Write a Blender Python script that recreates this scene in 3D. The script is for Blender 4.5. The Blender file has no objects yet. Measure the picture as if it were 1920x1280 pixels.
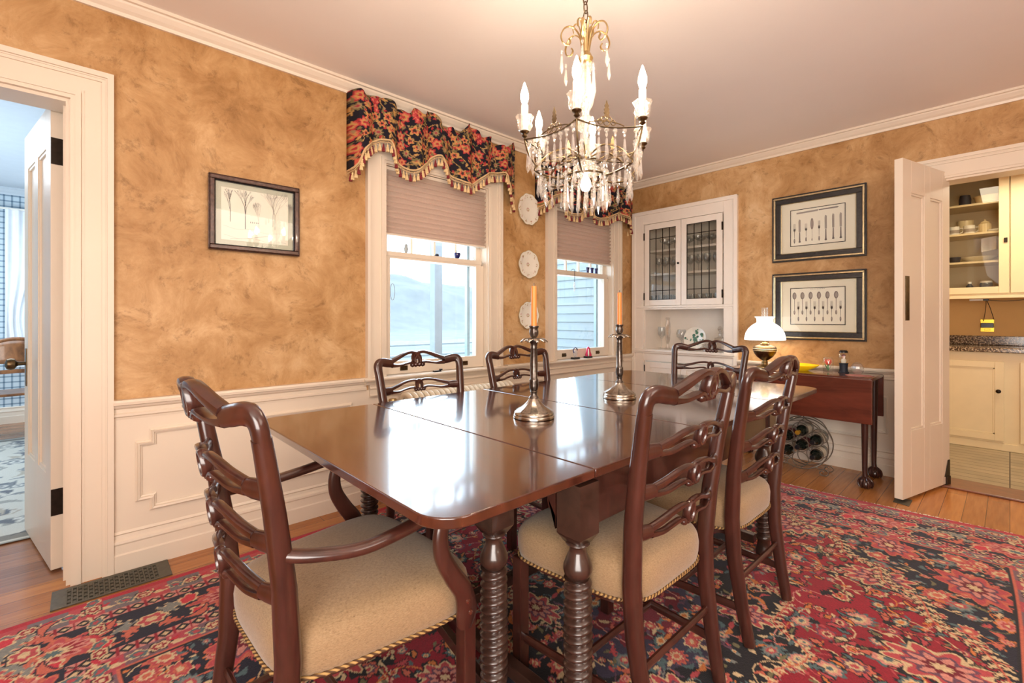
import bpy, bmesh, math, random
import numpy as np
from math import sin, cos, pi, radians, sqrt, atan2
from mathutils import Vector, Matrix
random.seed(7)
C = bpy.context.scene.collection
W, D, CEIL = 2.766, 4.337, 2.60

# ------------------------------------------------------------------ helpers
class MB:
    def __init__(s): s.v = []; s.f = []; s.cols = None
    def add(s, vs, fs):
        n = len(s.v); s.v += [tuple(v) for v in vs]; s.f += [tuple(i + n for i in f) for f in fs]; return s
    def box(s, x0, x1, y0, y1, z0, z1):
        if x0 > x1: x0, x1 = x1, x0
        if y0 > y1: y0, y1 = y1, y0
        if z0 > z1: z0, z1 = z1, z0
        return s.add([(x0,y0,z0),(x1,y0,z0),(x1,y1,z0),(x0,y1,z0),(x0,y0,z1),(x1,y0,z1),(x1,y1,z1),(x0,y1,z1)],
                     [(0,3,2,1),(4,5,6,7),(0,1,5,4),(1,2,6,5),(2,3,7,6),(3,0,4,7)])
    def sweep(s, pts, rad, n=10, nrm=None, closed=False, cap=True, rect=False):
        """rad: number, (a,b) or function(i,t)->(a,b); a is in-plane half height, b half thickness along nrm"""
        P = [Vector(p) for p in pts]; N = len(P); rings = []
        ref = Vector(nrm) if nrm else None
        prev = None
        for i, p in enumerate(P):
            if closed: t = (P[(i+1) % N] - P[i-1])
            else: t = P[min(i+1, N-1)] - P[max(i-1, 0)]
            if t.length < 1e-9: t = Vector((0,0,1))
            t.normalize()
            if ref is not None: b = ref - t * ref.dot(t)
            elif prev is not None: b = prev - t * prev.dot(t)
            else:
                b = Vector((0,0,1)) if abs(t.z) < .9 else Vector((1,0,0)); b = b - t * b.dot(t)
            if b.length < 1e-6: b = prev or Vector((1,0,0))
            b.normalize(); prev = b; a = t.cross(b)
            r = rad(i, i / max(1, N-1)) if callable(rad) else rad
            if not isinstance(r, (tuple, list)): r = (r, r)
            ring = []
            for k in range(n):
                an = 2 * pi * (k + .5) / n
                c_, s_ = cos(an), sin(an)
                if rect:
                    m = 1 / max(abs(c_)**3 + abs(s_)**3, 1e-9)**(1/3); c_ *= m; s_ *= m
                ring.append(p + a * (r[0] * c_) + b * (r[1] * s_))
            rings.append(ring)
        vs = [v for r in rings for v in r]; fs = []
        M = N if closed else N - 1
        for i in range(M):
            j = (i + 1) % N
            for k in range(n):
                l = (k + 1) % n
                fs.append((i*n+k, i*n+l, j*n+l, j*n+k))
        if not closed and cap:
            fs.append(tuple(range(n-1, -1, -1))); fs.append(tuple((N-1)*n + k for k in range(n)))
        return s.add(vs, fs)
    def cyl(s, p0, p1, r, n=16): return s.sweep([p0, p1], r, n)
    def lathe(s, prof, o=(0,0,0), n=24, cap=True, rfn=None, mat=None):
        """prof [(r,z)...]; rfn(theta, i, r)->r"""
        vs = []
        for i, (r, z) in enumerate(prof):
            for k in range(n):
                th = 2*pi*k/n; rr = rfn(th, i, r) if rfn else r
                v = Vector((rr*cos(th), rr*sin(th), z))
                if mat: v = mat @ v
                vs.append((v.x+o[0], v.y+o[1], v.z+o[2]))
        fs = []
        for i in range(len(prof)-1):
            for k in range(n):
                l = (k+1) % n
                fs.append((i*n+k, i*n+l, (i+1)*n+l, (i+1)*n+k))
        if cap:
            if prof[0][0] > 1e-4: fs.append(tuple(range(n-1, -1, -1)))
            if prof[-1][0] > 1e-4: fs.append(tuple((len(prof)-1)*n+k for k in range(n)))
        return s.add(vs, fs)
    def prism(s, poly, axis, a, b):
        """poly 2D list extruded along axis from a to b; axis 'x': (y,z); 'y': (x,z); 'z': (x,y)"""
        def mk(u, v, w): return {'x': (w,u,v), 'y': (u,w,v), 'z': (u,v,w)}[axis]
        n = len(poly); vs = [mk(u, v, a) for u, v in poly] + [mk(u, v, b) for u, v in poly]
        fs = [tuple(range(n-1,-1,-1)), tuple(range(n, 2*n))] + [(i, (i+1) % n, (i+1) % n + n, i+n) for i in range(n)]
        return s.add(vs, fs)
    def grid(s, nu, nv, fn):
        vs = [fn(i/(nu-1), j/(nv-1)) for i in range(nu) for j in range(nv)]
        fs = [(i*nv+j, (i+1)*nv+j, (i+1)*nv+j+1, i*nv+j+1) for i in range(nu-1) for j in range(nv-1)]
        return s.add(vs, fs)
    def xf(s, M):
        s.v = [tuple(M @ Vector(v)) for v in s.v]; return s
    def build(s, name, mat, parent=None, smooth=True, bevel=0, angle=40, seg=2, fixn=True, loc=None):
        me = bpy.data.meshes.new(name); me.from_pydata(s.v, [], s.f)
        if fixn:
            bm = bmesh.new(); bm.from_mesh(me); bmesh.ops.recalc_face_normals(bm, faces=bm.faces); bm.to_mesh(me); bm.free()
        me.materials.append(mat)
        o = bpy.data.objects.new(name, me); C.objects.link(o)
        if parent: o.parent = parent
        if loc: o.location = loc
        if smooth:
            me.polygons.foreach_set('use_smooth', [True]*len(me.polygons))
            me.set_sharp_from_angle(angle=radians(angle))
        if bevel:
            m = o.modifiers.new('bevel', 'BEVEL'); m.width = bevel; m.segments = seg; m.limit_method = 'ANGLE'; m.angle_limit = radians(50)
            m.harden_normals = False
        return o
def tag(o, label=None, cat=None, group=None, kind=None):
    if label: o['label'] = label
    if cat: o['category'] = cat
    if group: o['group'] = group
    if kind: o['kind'] = kind
    return o
def thing(name, label, cat, loc=(0,0,0), rz=0, group=None):
    o = bpy.data.objects.new(name, None); C.objects.link(o); o.location = loc; o.rotation_euler = (0,0,rz)
    o.empty_display_size = .05
    return tag(o, label, cat, group)
def struct(name, mb, m, parent=None, **k):
    o = mb.build(name, m, parent, **k)
    if not parent: o['kind'] = 'structure'
    return o
def dup(root, loc=None, rz=None, label=None, group=None, parent=None):
    r = root.copy(); C.objects.link(r)
    if parent: r.parent = parent
    if loc is not None: r.location = loc
    if rz is not None: r.rotation_euler = (0,0,rz)
    if label: r['label'] = label
    if group: r['group'] = group
    for ch in list(root.children):
        c = ch.copy(); C.objects.link(c); c.parent = r
        for g in ch.children:
            d = g.copy(); C.objects.link(d); d.parent = c
    return r
def lerp(a, b, t): return a + (b - a) * t
def interp(pts, x):
    if x <= pts[0][0]: return pts[0][1]
    for (a, b), (c, d) in zip(pts, pts[1:]):
        if x <= c: return lerp(b, d, (x - a) / (c - a))
    return pts[-1][1]
def spline(pts, n=8):
    P = [Vector(p) for p in pts]; out = []
    for i in range(len(P)-1):
        p0 = P[max(i-1,0)]; p1 = P[i]; p2 = P[i+1]; p3 = P[min(i+2, len(P)-1)]
        for k in range(n):
            t = k/n
            out.append(.5*((2*p1)+(-p0+p2)*t+(2*p0-5*p1+4*p2-p3)*t*t+(-p0+3*p1-3*p2+p3)*t**3))
    out.append(P[-1]); return out

# ------------------------------------------------------------------ materials
def new_mat(name):
    m = bpy.data.materials.new(name); m.use_nodes = True
    nt = m.node_tree; b = nt.nodes['Principled BSDF']; return m, nt, b
def N(nt, t, **k):
    n = nt.nodes.new(t)
    for a, v in k.items():
        if a in n.inputs: n.inputs[a].default_value = v
        else: setattr(n, a, v)
    return n
def rgb(c): return (c[0], c[1], c[2], 1)
def srgb(r, g, b):
    f = lambda c: (c/255/12.92) if c/255 <= .04045 else ((c/255+.055)/1.055)**2.4
    return (f(r), f(g), f(b))
def coords(nt, scale=(1,1,1), rot=(0,0,0), src='Object'):
    tc = N(nt, 'ShaderNodeTexCoord'); mp = N(nt, 'ShaderNodeMapping')
    mp.inputs['Scale'].default_value = scale; mp.inputs['Rotation'].default_value = rot
    nt.links.new(tc.outputs[src], mp.inputs['Vector']); return mp.outputs[0]
def ramp(nt, fac, stops, interp_='LINEAR'):
    r = N(nt, 'ShaderNodeValToRGB'); cr = r.color_ramp; cr.interpolation = interp_
    while len(cr.elements) < len(stops): cr.elements.new(.5)
    for e, (p, c) in zip(cr.elements, stops): e.position = p; e.color = rgb(c)
    nt.links.new(fac, r.inputs[0]); return r.outputs[0]
def bump(nt, b, h, strength=.2, dist=.01):
    bp = N(nt, 'ShaderNodeBump'); bp.inputs['Strength'].default_value = strength; bp.inputs['Distance'].default_value = dist
    nt.links.new(h, bp.inputs['Height']); nt.links.new(bp.outputs[0], b.inputs['Normal'])
def plain(name, col, rough=.5, metal=0, coat=0, var=.06, scale=12, emit=0, bmp=0, ior=1.5):
    """base colour with a slight procedural variation"""
    m, nt, b = new_mat(name)
    v = coords(nt); no = N(nt, 'ShaderNodeTexNoise'); no.inputs['Scale'].default_value = scale; no.inputs['Detail'].default_value = 4
    nt.links.new(v, no.inputs['Vector'])
    c0 = tuple(x*(1-var) for x in col); c1 = tuple(min(1, x*(1+var)) for x in col)
    nt.links.new(ramp(nt, no.outputs[0], [(.3, c0), (.7, c1)]), b.inputs['Base Color'])
    b.inputs['Roughness'].default_value = rough; b.inputs['Metallic'].default_value = metal; b.inputs['Coat Weight'].default_value = coat
    b.inputs['IOR'].default_value = ior
    if emit:
        b.inputs['Emission Color'].default_value = rgb(col); b.inputs['Emission Strength'].default_value = emit
    if bmp: bump(nt, b, no.outputs[0], bmp, .004)
    return m
def wood(name, dark, light, rough=.3, coat=.4, scale=(1,1,1), gs=6, dist=3, src='Object', bmp=.05, ior=1.5, coat_r=.08):
    m, nt, b = new_mat(name)
    v = coords(nt, scale, src=src)
    n1 = N(nt, 'ShaderNodeTexNoise'); n1.inputs['Scale'].default_value = gs; n1.inputs['Detail'].default_value = 8; n1.inputs['Roughness'].default_value = .65
    n1.inputs['Distortion'].default_value = dist*.3
    nt.links.new(v, n1.inputs['Vector'])
    c = ramp(nt, n1.outputs[0], [(.3, dark), (.5, tuple(lerp(a, b_, .5) for a, b_ in zip(dark, light))), (.72, light)])
    nt.links.new(c, b.inputs['Base Color'])
    b.inputs['Roughness'].default_value = rough; b.inputs['Coat Weight'].default_value = coat; b.inputs['Coat Roughness'].default_value = coat_r
    b.inputs['IOR'].default_value = ior
    if bmp: bump(nt, b, n1.outputs[0], bmp, .002)
    return m
def glassy(name, tint=(1,1,1), mix=.25, rough=.02, body=0.0, bodycol=(1,1,1)):
    m = bpy.data.materials.new(name); m.use_nodes = True; nt = m.node_tree; nt.nodes.clear()
    out = N(nt, 'ShaderNodeOutputMaterial'); tr = N(nt, 'ShaderNodeBsdfTransparent'); tr.inputs[0].default_value = rgb(tint)
    gl = N(nt, 'ShaderNodeBsdfGlossy'); gl.inputs['Roughness'].default_value = rough
    fr = N(nt, 'ShaderNodeFresnel'); fr.inputs['IOR'].default_value = 1.5
    ad = N(nt, 'ShaderNodeMath', operation='ADD'); ad.inputs[1].default_value = mix; ad.use_clamp = True
    nt.links.new(fr.outputs[0], ad.inputs[0])
    ge = N(nt, 'ShaderNodeNewGeometry'); inv = N(nt, 'ShaderNodeMath', operation='SUBTRACT'); inv.inputs[0].default_value = 1; nt.links.new(ge.outputs['Backfacing'], inv.inputs[1])
    ml = N(nt, 'ShaderNodeMath', operation='MULTIPLY'); nt.links.new(ad.outputs[0], ml.inputs[0]); nt.links.new(inv.outputs[0], ml.inputs[1])
    mx = N(nt, 'ShaderNodeMixShader'); nt.links.new(ml.outputs[0], mx.inputs[0]); nt.links.new(tr.outputs[0], mx.inputs[1]); nt.links.new(gl.outputs[0], mx.inputs[2])
    last = mx.outputs[0]
    if body:
        df = N(nt, 'ShaderNodeBsdfTranslucent'); df.inputs[0].default_value = rgb(bodycol)
        d2 = N(nt, 'ShaderNodeBsdfDiffuse'); d2.inputs[0].default_value = rgb(bodycol)
        m1 = N(nt, 'ShaderNodeMixShader'); m1.inputs[0].default_value = .5; nt.links.new(df.outputs[0], m1.inputs[1]); nt.links.new(d2.outputs[0], m1.inputs[2])
        m2 = N(nt, 'ShaderNodeMixShader'); m2.inputs[0].default_value = body; nt.links.new(last, m2.inputs[1]); nt.links.new(m1.outputs[0], m2.inputs[2]); last = m2.outputs[0]
    nt.links.new(last, out.inputs[0]); return m
def vcol(name, rough=.9, bmp=.3, sheen=0, bs=350):
    m, nt, b = new_mat(name)
    a = N(nt, 'ShaderNodeVertexColor'); a.layer_name = 'Col'
    no = N(nt, 'ShaderNodeTexNoise'); no.inputs['Scale'].default_value = bs; v = coords(nt); nt.links.new(v, no.inputs['Vector'])
    mx = N(nt, 'ShaderNodeMixRGB', blend_type='MULTIPLY'); mx.inputs[0].default_value = .35
    nt.links.new(a.outputs[0], mx.inputs[1]); nt.links.new(ramp(nt, no.outputs[0], [(.3,(.6,.6,.6)),(.7,(1.25,1.25,1.25))]), mx.inputs[2])
    nt.links.new(mx.outputs[0], b.inputs['Base Color'])
    b.inputs['Roughness'].default_value = rough
    b.inputs['Specular IOR Level'].default_value = .2
    b.inputs['Sheen Weight'].default_value = sheen
    if bmp: bump(nt, b, no.outputs[0], bmp, .002)
    return m

def gold_wall():
    m, nt, b = new_mat('faux_gold_plaster')
    v = coords(nt)
    n0 = N(nt, 'ShaderNodeTexNoise'); n0.inputs['Scale'].default_value = 1.3; n0.inputs['Detail'].default_value = 3; nt.links.new(v, n0.inputs['Vector'])
    # warp the coordinates to get sweeping trowel strokes
    wv = N(nt, 'ShaderNodeVectorMath', operation='MULTIPLY_ADD'); wv.inputs[1].default_value = (.32,.32,.32)
    nc = N(nt, 'ShaderNodeTexNoise'); nc.inputs['Scale'].default_value = 2.6; nc.inputs['Detail'].default_value = 2; nt.links.new(v, nc.inputs['Vector'])
    nt.links.new(nc.outputs['Color'], wv.inputs[0]); nt.links.new(v, wv.inputs[2])
    n1 = N(nt, 'ShaderNodeTexNoise'); n1.inputs['Scale'].default_value = 4.6; n1.inputs['Detail'].default_value = 10; n1.inputs['Roughness'].default_value = .72; n1.inputs['Distortion'].default_value = .25
    nt.links.new(wv.outputs[0], n1.inputs['Vector'])
    mixf = N(nt, 'ShaderNodeMath', operation='MULTIPLY_ADD'); mixf.inputs[1].default_value = .45
    nt.links.new(n0.outputs[0], mixf.inputs[0])
    m2 = N(nt, 'ShaderNodeMath', operation='MULTIPLY'); m2.inputs[1].default_value = .62; nt.links.new(n1.outputs[0], m2.inputs[0]); nt.links.new(m2.outputs[0], mixf.inputs[2])
    c = ramp(nt, mixf.outputs[0], [(.37, srgb(140,98,50)), (.46, srgb(166,122,72)), (.54, srgb(184,142,92)), (.61, srgb(200,160,112)), (.70, srgb(214,180,136))])
    # small dark flecks
    n3 = N(nt, 'ShaderNodeTexNoise'); n3.inputs['Scale'].default_value = 14; n3.inputs['Detail'].default_value = 6; n3.inputs['Roughness'].default_value = .75
    nt.links.new(wv.outputs[0], n3.inputs['Vector'])
    fl = ramp(nt, n3.outputs[0], [(.33, (.45,.38,.26)), (.45, (1,1,1))])
    mx = N(nt, 'ShaderNodeMixRGB', blend_type='MULTIPLY'); mx.inputs[0].default_value = .6
    nt.links.new(c, mx.inputs[1]); nt.links.new(fl, mx.inputs[2]); nt.links.new(mx.outputs[0], b.inputs['Base Color'])
    b.inputs['Roughness'].default_value = .55
    bump(nt, b, n1.outputs[0], .25, .006)
    return m
def floor_mat(name, dark, light, plank=.095, rough=.25, L=1.6, axis='x'):
    m, nt, b = new_mat(name)
    v = coords(nt, rot=(0,0,0 if axis == 'x' else pi/2))
    br = N(nt, 'ShaderNodeTexBrick'); br.offset = .37; br.inputs['Scale'].default_value = 1; br.inputs['Brick Width'].default_value = L; br.inputs['Row Height'].default_value = plank
    br.inputs['Mortar Size'].default_value = .0012; br.inputs['Mortar Smooth'].default_value = .3
    br.inputs['Color1'].default_value = (.25,.25,.25,1); br.inputs['Color2'].default_value = (.85,.85,.85,1); br.inputs['Mortar'].default_value = (.5,.5,.5,1)
    nt.links.new(v, br.inputs['Vector'])
    v2 = coords(nt, (1.2,14,1) if axis == 'x' else (14,1.2,1))
    n1 = N(nt, 'ShaderNodeTexNoise'); n1.inputs['Scale'].default_value = 4; n1.inputs['Detail'].default_value = 8; nt.links.new(v2, n1.inputs['Vector'])
    ad = N(nt, 'ShaderNodeMath', operation='MULTIPLY_ADD'); ad.inputs[1].default_value = .45; nt.links.new(br.outputs['Color'], ad.inputs[0])
    m2 = N(nt, 'ShaderNodeMath', operation='MULTIPLY'); m2.inputs[1].default_value = .55; nt.links.new(n1.outputs[0], m2.inputs[0]); nt.links.new(m2.outputs[0], ad.inputs[2])
    c = ramp(nt, ad.outputs[0], [(.25, dark), (.75, light)])
    mx = N(nt, 'ShaderNodeMixRGB', blend_type='MIX'); nt.links.new(br.outputs['Fac'], mx.inputs[0]); nt.links.new(c, mx.inputs[1]); mx.inputs[2].default_value = rgb(tuple(x*.25 for x in dark))
    nt.links.new(mx.outputs[0], b.inputs['Base Color']); b.inputs['Roughness'].default_value = rough
    iv = N(nt, 'ShaderNodeMath', operation='SUBTRACT'); iv.inputs[0].default_value = 1; nt.links.new(br.outputs['Fac'], iv.inputs[1]); bump(nt, b, iv.outputs[0], .3, .003)
    return m
def tile_mat(name, c1, c2, grout, w=.3, h=.3, src_scale=1):
    m, nt, b = new_mat(name); v = coords(nt, rot=(0,0,pi/2))
    br = N(nt, 'ShaderNodeTexBrick'); br.offset = 0; br.inputs['Brick Width'].default_value = w; br.inputs['Row Height'].default_value = h; br.inputs['Scale'].default_value = 1
    br.inputs['Mortar Size'].default_value = .004; br.inputs['Color1'].default_value = rgb(c1); br.inputs['Color2'].default_value = rgb(c2); br.inputs['Mortar'].default_value = rgb(grout)
    nt.links.new(v, br.inputs['Vector'])
    n1 = N(nt, 'ShaderNodeTexNoise'); n1.inputs['Scale'].default_value = 5; n1.inputs['Detail'].default_value = 6; nt.links.new(v, n1.inputs['Vector'])
    mx = N(nt, 'ShaderNodeMixRGB', blend_type='MULTIPLY'); mx.inputs[0].default_value = .6; nt.links.new(br.outputs[0], mx.inputs[1])
    nt.links.new(ramp(nt, n1.outputs[0], [(.3,(.7,.7,.68)),(.7,(1.1,1.1,1.1))]), mx.inputs[2]); nt.links.new(mx.outputs[0], b.inputs['Base Color'])
    b.inputs['Roughness'].default_value = .4; return m
def plaid_mat():
    m, nt, b = new_mat('blue_plaid_wallpaper'); v = coords(nt)
    cs = []
    for d in ('X', 'Z'):
        w = N(nt, 'ShaderNodeTexWave', wave_type='BANDS', bands_direction=d, wave_profile='SIN'); w.inputs['Scale'].default_value = 5.2
        nt.links.new(v, w.inputs['Vector']); cs.append(ramp(nt, w.outputs[0], [(.78,(1,1,1)),(.92,(.42,.50,.57))]))
    mx = N(nt, 'ShaderNodeMixRGB', blend_type='MULTIPLY'); mx.inputs[0].default_value = 1; nt.links.new(cs[0], mx.inputs[1]); nt.links.new(cs[1], mx.inputs[2])
    m2 = N(nt, 'ShaderNodeMixRGB', blend_type='MULTIPLY'); m2.inputs[0].default_value = 1; nt.links.new(mx.outputs[0], m2.inputs[1]); m2.inputs[2].default_value = rgb(srgb(200,214,222))
    nt.links.new(m2.outputs[0], b.inputs['Base Color']); b.inputs['Roughness'].default_value = .7; return m
def granite_mat():
    m, nt, b = new_mat('brown_granite'); v = coords(nt)
    n1 = N(nt, 'ShaderNodeTexNoise'); n1.inputs['Scale'].default_value = 90; n1.inputs['Detail'].default_value = 5; nt.links.new(v, n1.inputs['Vector'])
    nt.links.new(ramp(nt, n1.outputs[0], [(.36,(.015,.012,.01)),(.47,srgb(90,68,50)),(.56,srgb(150,128,100)),(.68,srgb(205,190,165))]), b.inputs['Base Color'])
    b.inputs['Roughness'].default_value = .12; return m
def blind_mat():
    m, nt, b = new_mat('cellular_shade_fabric'); b.inputs['Roughness'].default_value = .9
    v = coords(nt); n1 = N(nt, 'ShaderNodeTexNoise'); n1.inputs['Scale'].default_value = 300; nt.links.new(v, n1.inputs['Vector'])
    nt.links.new(ramp(nt, n1.outputs[0], [(.3, srgb(206,188,172)), (.7, srgb(222,206,190))]), b.inputs['Base Color'])
    out = nt.nodes['Material Output']; tl = N(nt, 'ShaderNodeBsdfTranslucent'); tl.inputs[0].default_value = rgb(srgb(220,190,175))
    mx = N(nt, 'ShaderNodeMixShader'); mx.inputs[0].default_value = .35
    nt.links.new(b.outputs[0], mx.inputs[1]); nt.links.new(tl.outputs[0], mx.inputs[2]); nt.links.new(mx.outputs[0], out.inputs[0]); return m

M = {}
M['gold'] = gold_wall()
M['trim'] = plain('ivory_trim_paint', srgb(224,209,190), .35, var=.02, scale=3)
M['trim_shadow'] = plain('trim_groove', srgb(150,122,96), .5)
M['hutch'] = plain('white_cabinet_paint', srgb(238,228,216), .35, var=.015)
M['cream'] = plain('cream_kitchen_paint', srgb(226,205,160), .35, var=.02)
M['ceiling'] = plain('ceiling_paint', srgb(236,226,218), .8, var=.02, scale=1.5)
M['floor'] = floor_mat('honey_oak_floor', srgb(140,82,38), srgb(196,130,70), rough=.22)
M['floor_l'] = floor_mat('oak_floor_next_room', srgb(120,76,50), srgb(172,120,86), rough=.25)
M['mahog'] = wood('mahogany', (.022,.0065,.0045), (.066,.019,.0125), .28, .5, (3,3,.7), 5)
M['mahog_top'] = wood('polished_mahogany_top', (.024,.006,.0035), (.092,.024,.013), .22, 1.0, (7,.7,1), 3.0, 2, bmp=.0, ior=1.5, coat_r=.085)
M['mahog_side'] = wood('red_mahogany', (.065,.014,.007), (.15,.033,.017), .25, .5, (1,.6,4), 3, 3)
M['leg'] = wood('dark_turned_wood', (.022,.010,.007), (.058,.026,.018), .3, .5, (3,3,3), 4)
M['dark'] = plain('duct_shade', (.008,.005,.004), .8)
M['bronze'] = plain('dark_bronze', (.03,.02,.014), .4, .8, var=.2, scale=40)
M['brass'] = plain('aged_brass', srgb(190,164,116), .32, 1, var=.15, scale=40)
M['brass_dark'] = plain('tarnished_brass', srgb(104,86,62), .35, 1, var=.25, scale=60)
M['pewter'] = plain('antique_silver', srgb(176,168,156), .24, 1, var=.25, scale=90)
M['pewter_dark'] = plain('dark_silver', srgb(112,104,98), .3, 1, var=.3, scale=90)
M['iron'] = plain('silvered_iron', srgb(150,140,125), .35, .9, var=.15)
M['candle'] = plain('butterscotch_wax', srgb(212,128,60), .4, var=.05, emit=.04)  # unlit wax, given a faint glow of its own
M['wax_w'] = plain('ivory_candle_sleeve', srgb(250,238,220), .4, var=.02, emit=.5)  # sleeve glows by itself; only the bulb above is a lamp
M['glass'] = glassy('clear_window_glass', (.97,.99,1), .02)
M['cglass'] = glassy('cabinet_glass', (.9,.9,.88), .02)
M['stem'] = glassy('stemware_glass', (.93,.94,.94), .10, .04, .10, (.9,.92,.95))
M['crystal'] = glassy('cut_crystal', (.97,.96,.94), .30, .05, .11, (1,.97,.92))
M['porcelain'] = plain('white_porcelain', srgb(232,226,212), .2, var=.03, coat=.4)
M['plate_rim'] = plain('plate_decor', srgb(176,160,110), .3)
M['plate_flower'] = plain('plate_flower', srgb(196,150,146), .3)
M['fabric'] = None
M['valance'] = vcol('floral_chintz', .85, .15, bs=500)
M['rug'] = vcol('oriental_rug_wool', .95, .5, .15, bs=260)
M['fringe'] = plain('gold_gimp', srgb(206,174,128), .8, var=.2, scale=300)
M['tassel_red'] = plain('burgundy_tassel', srgb(120,34,40), .8, var=.25, scale=200)
M['tassel_gold'] = plain('straw_tassel', srgb(222,192,142), .8, var=.2, scale=200)
M['blind'] = blind_mat()
M['frame_brown'] = plain('brown_leather_frame', srgb(74,50,42), .3, .3, coat=.3, var=.35, scale=60, bmp=.6)
M['frame_black'] = plain('hammered_black_frame', srgb(44,42,42), .35, .2, coat=.2, var=.3, scale=70, bmp=.6)
M['frame_silver'] = plain('champagne_gilt', srgb(206,190,152), .28, .85, var=.15, scale=30)
M['mat_grey'] = plain('grey_linen_mat', srgb(196,190,166), .8, var=.05, scale=200)
M['mat_cream'] = plain('cream_mat_board', srgb(240,226,200), .8, var=.02)
M['paper'] = plain('print_paper', srgb(242,230,208), .8, var=.03, scale=3)
M['ink'] = plain('ink', srgb(84,74,70), .8)
M['ink_pale'] = plain('pale_ink', srgb(164,150,138), .8)
M['ink_mid'] = plain('mid_ink', srgb(134,120,112), .8)
M['ink_pink'] = plain('rosy_ink', srgb(168,122,104), .8)
M['radiator'] = plain('radiator_enamel', srgb(232,216,190), .4, var=.03)
M['plaid'] = plaid_mat()
M['granite'] = granite_mat()
M['ceiling_blue'] = plain('blue_white_ceiling', srgb(206,216,224), .8, var=.02)
M['white_cloth'] = plain('sheer_white_curtain', srgb(240,244,248), .8, var=.03)
M['tile'] = tile_mat('stone_floor_tile', srgb(176,160,130), srgb(160,146,118), srgb(74,62,50), .62, .105)
M['kitchen_wall'] = plain('yellow_ochre_paint', srgb(214,168,96), .6, var=.02)
M['black'] = plain('black_lacquer', (.012,.012,.014), .2)
M['bottle'] = plain('dark_bottle_glass', (.008,.012,.009), .08, coat=.6)
M['label_red'] = plain('maroon_label', srgb(110,24,34), .6)
M['label_cream'] = plain('paper_label', srgb(224,212,190), .7)
M['foil_gold'] = plain('gold_foil_cap', srgb(220,170,60), .3, .8)
M['shade_glass'] = plain('opal_glass_shade', srgb(250,248,246), .25, var=.01, emit=1.6)
M['yellow'] = plain('yellow_glass_dish', srgb(250,196,20), .3, var=.06, emit=.25)  # colour brightened by a glow of its own, no lamp inside
M['doily'] = plain('pink_woven_doily', srgb(196,130,120), .9, var=.3, scale=120)
M['tulip_red'] = plain('red_orange_petal', srgb(230,70,36), .3, var=.3, scale=60)
M['leaf'] = plain('green_leaf', srgb(48,120,50), .4)
M['navy'] = plain('navy_cloth', srgb(28,34,48), .6)
M['skin'] = plain('painted_face', srgb(214,170,150), .5)
M['chintz'] = None
M['oak_chair'] = wood('oak_bentwood', srgb(84,52,30), srgb(150,98,60), .35, .3, (2,2,1), 6)
M['rug_grey'] = None
M['vent'] = plain('iron_floor_grille', srgb(92,88,76), .45, .5, var=.15, scale=60)
M['rubber'] = plain('brown_rubber', srgb(70,48,36), .6)
M['threshold'] = wood('threshold_wood', srgb(88,44,26), srgb(142,84,54), .3, .3, (14,1,1), 4)
M['knob_w'] = plain('dark_knob', (.015,.012,.01), .25, .3)
M['cobalt'] = plain('cobalt_glass', srgb(30,34,90), .1, coat=.5)
M['pinkglass'] = plain('cranberry_glass', srgb(206,40,84), .15, coat=.5)
M['outlet'] = plain('brass_outlet_plate', srgb(220,184,60), .25, .7)
M['cord'] = plain('cord', srgb(60,42,26), .5)
M['plastic_w'] = plain('white_plastic', srgb(238,234,224), .4)
M['green_plate'] = plain('painted_green', srgb(70,110,84), .3, var=.5, scale=30)
def fabric_mat():
    m, nt, b = new_mat('tan_tweed_upholstery'); v = coords(nt)
    n1 = N(nt, 'ShaderNodeTexNoise'); n1.inputs['Scale'].default_value = 160; n1.inputs['Detail'].default_value = 6; n1.inputs['Roughness'].default_value = .8
    v2 = coords(nt, (1,1,3)); nt.links.new(v2, n1.inputs['Vector'])
    nt.links.new(ramp(nt, n1.outputs[0], [(.28, srgb(84,62,38)), (.42, srgb(132,105,73)), (.7, srgb(158,131,97))]), b.inputs['Base Color'])
    b.inputs['Roughness'].default_value = .8; b.inputs['Sheen Weight'].default_value = .25; bump(nt, b, n1.outputs[0], .3, .002); return m
M['fabric'] = fabric_mat()
def rope_mat():
    m, nt, b = new_mat('gold_brown_rope'); v = coords(nt)
    n1 = N(nt, 'ShaderNodeTexWave', wave_type='BANDS', bands_direction='DIAGONAL'); n1.inputs['Scale'].default_value = 42; nt.links.new(v, n1.inputs['Vector'])
    nt.links.new(ramp(nt, n1.outputs[0], [(.35, srgb(74,48,24)), (.55, srgb(150,114,64)), (.9, srgb(168,134,82))]), b.inputs['Base Color']); b.inputs['Roughness'].default_value = .8; return m
M['rope'] = rope_mat()
def emis(name, col, s):
    m, nt, b = new_mat(name); b.inputs['Base Color'].default_value = rgb(col); b.inputs['Emission Color'].default_value = rgb(col); b.inputs['Emission Strength'].default_value = s; return m
M['bulb'] = emis('glowing_bulb', (1,.86,.66), 26)

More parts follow.
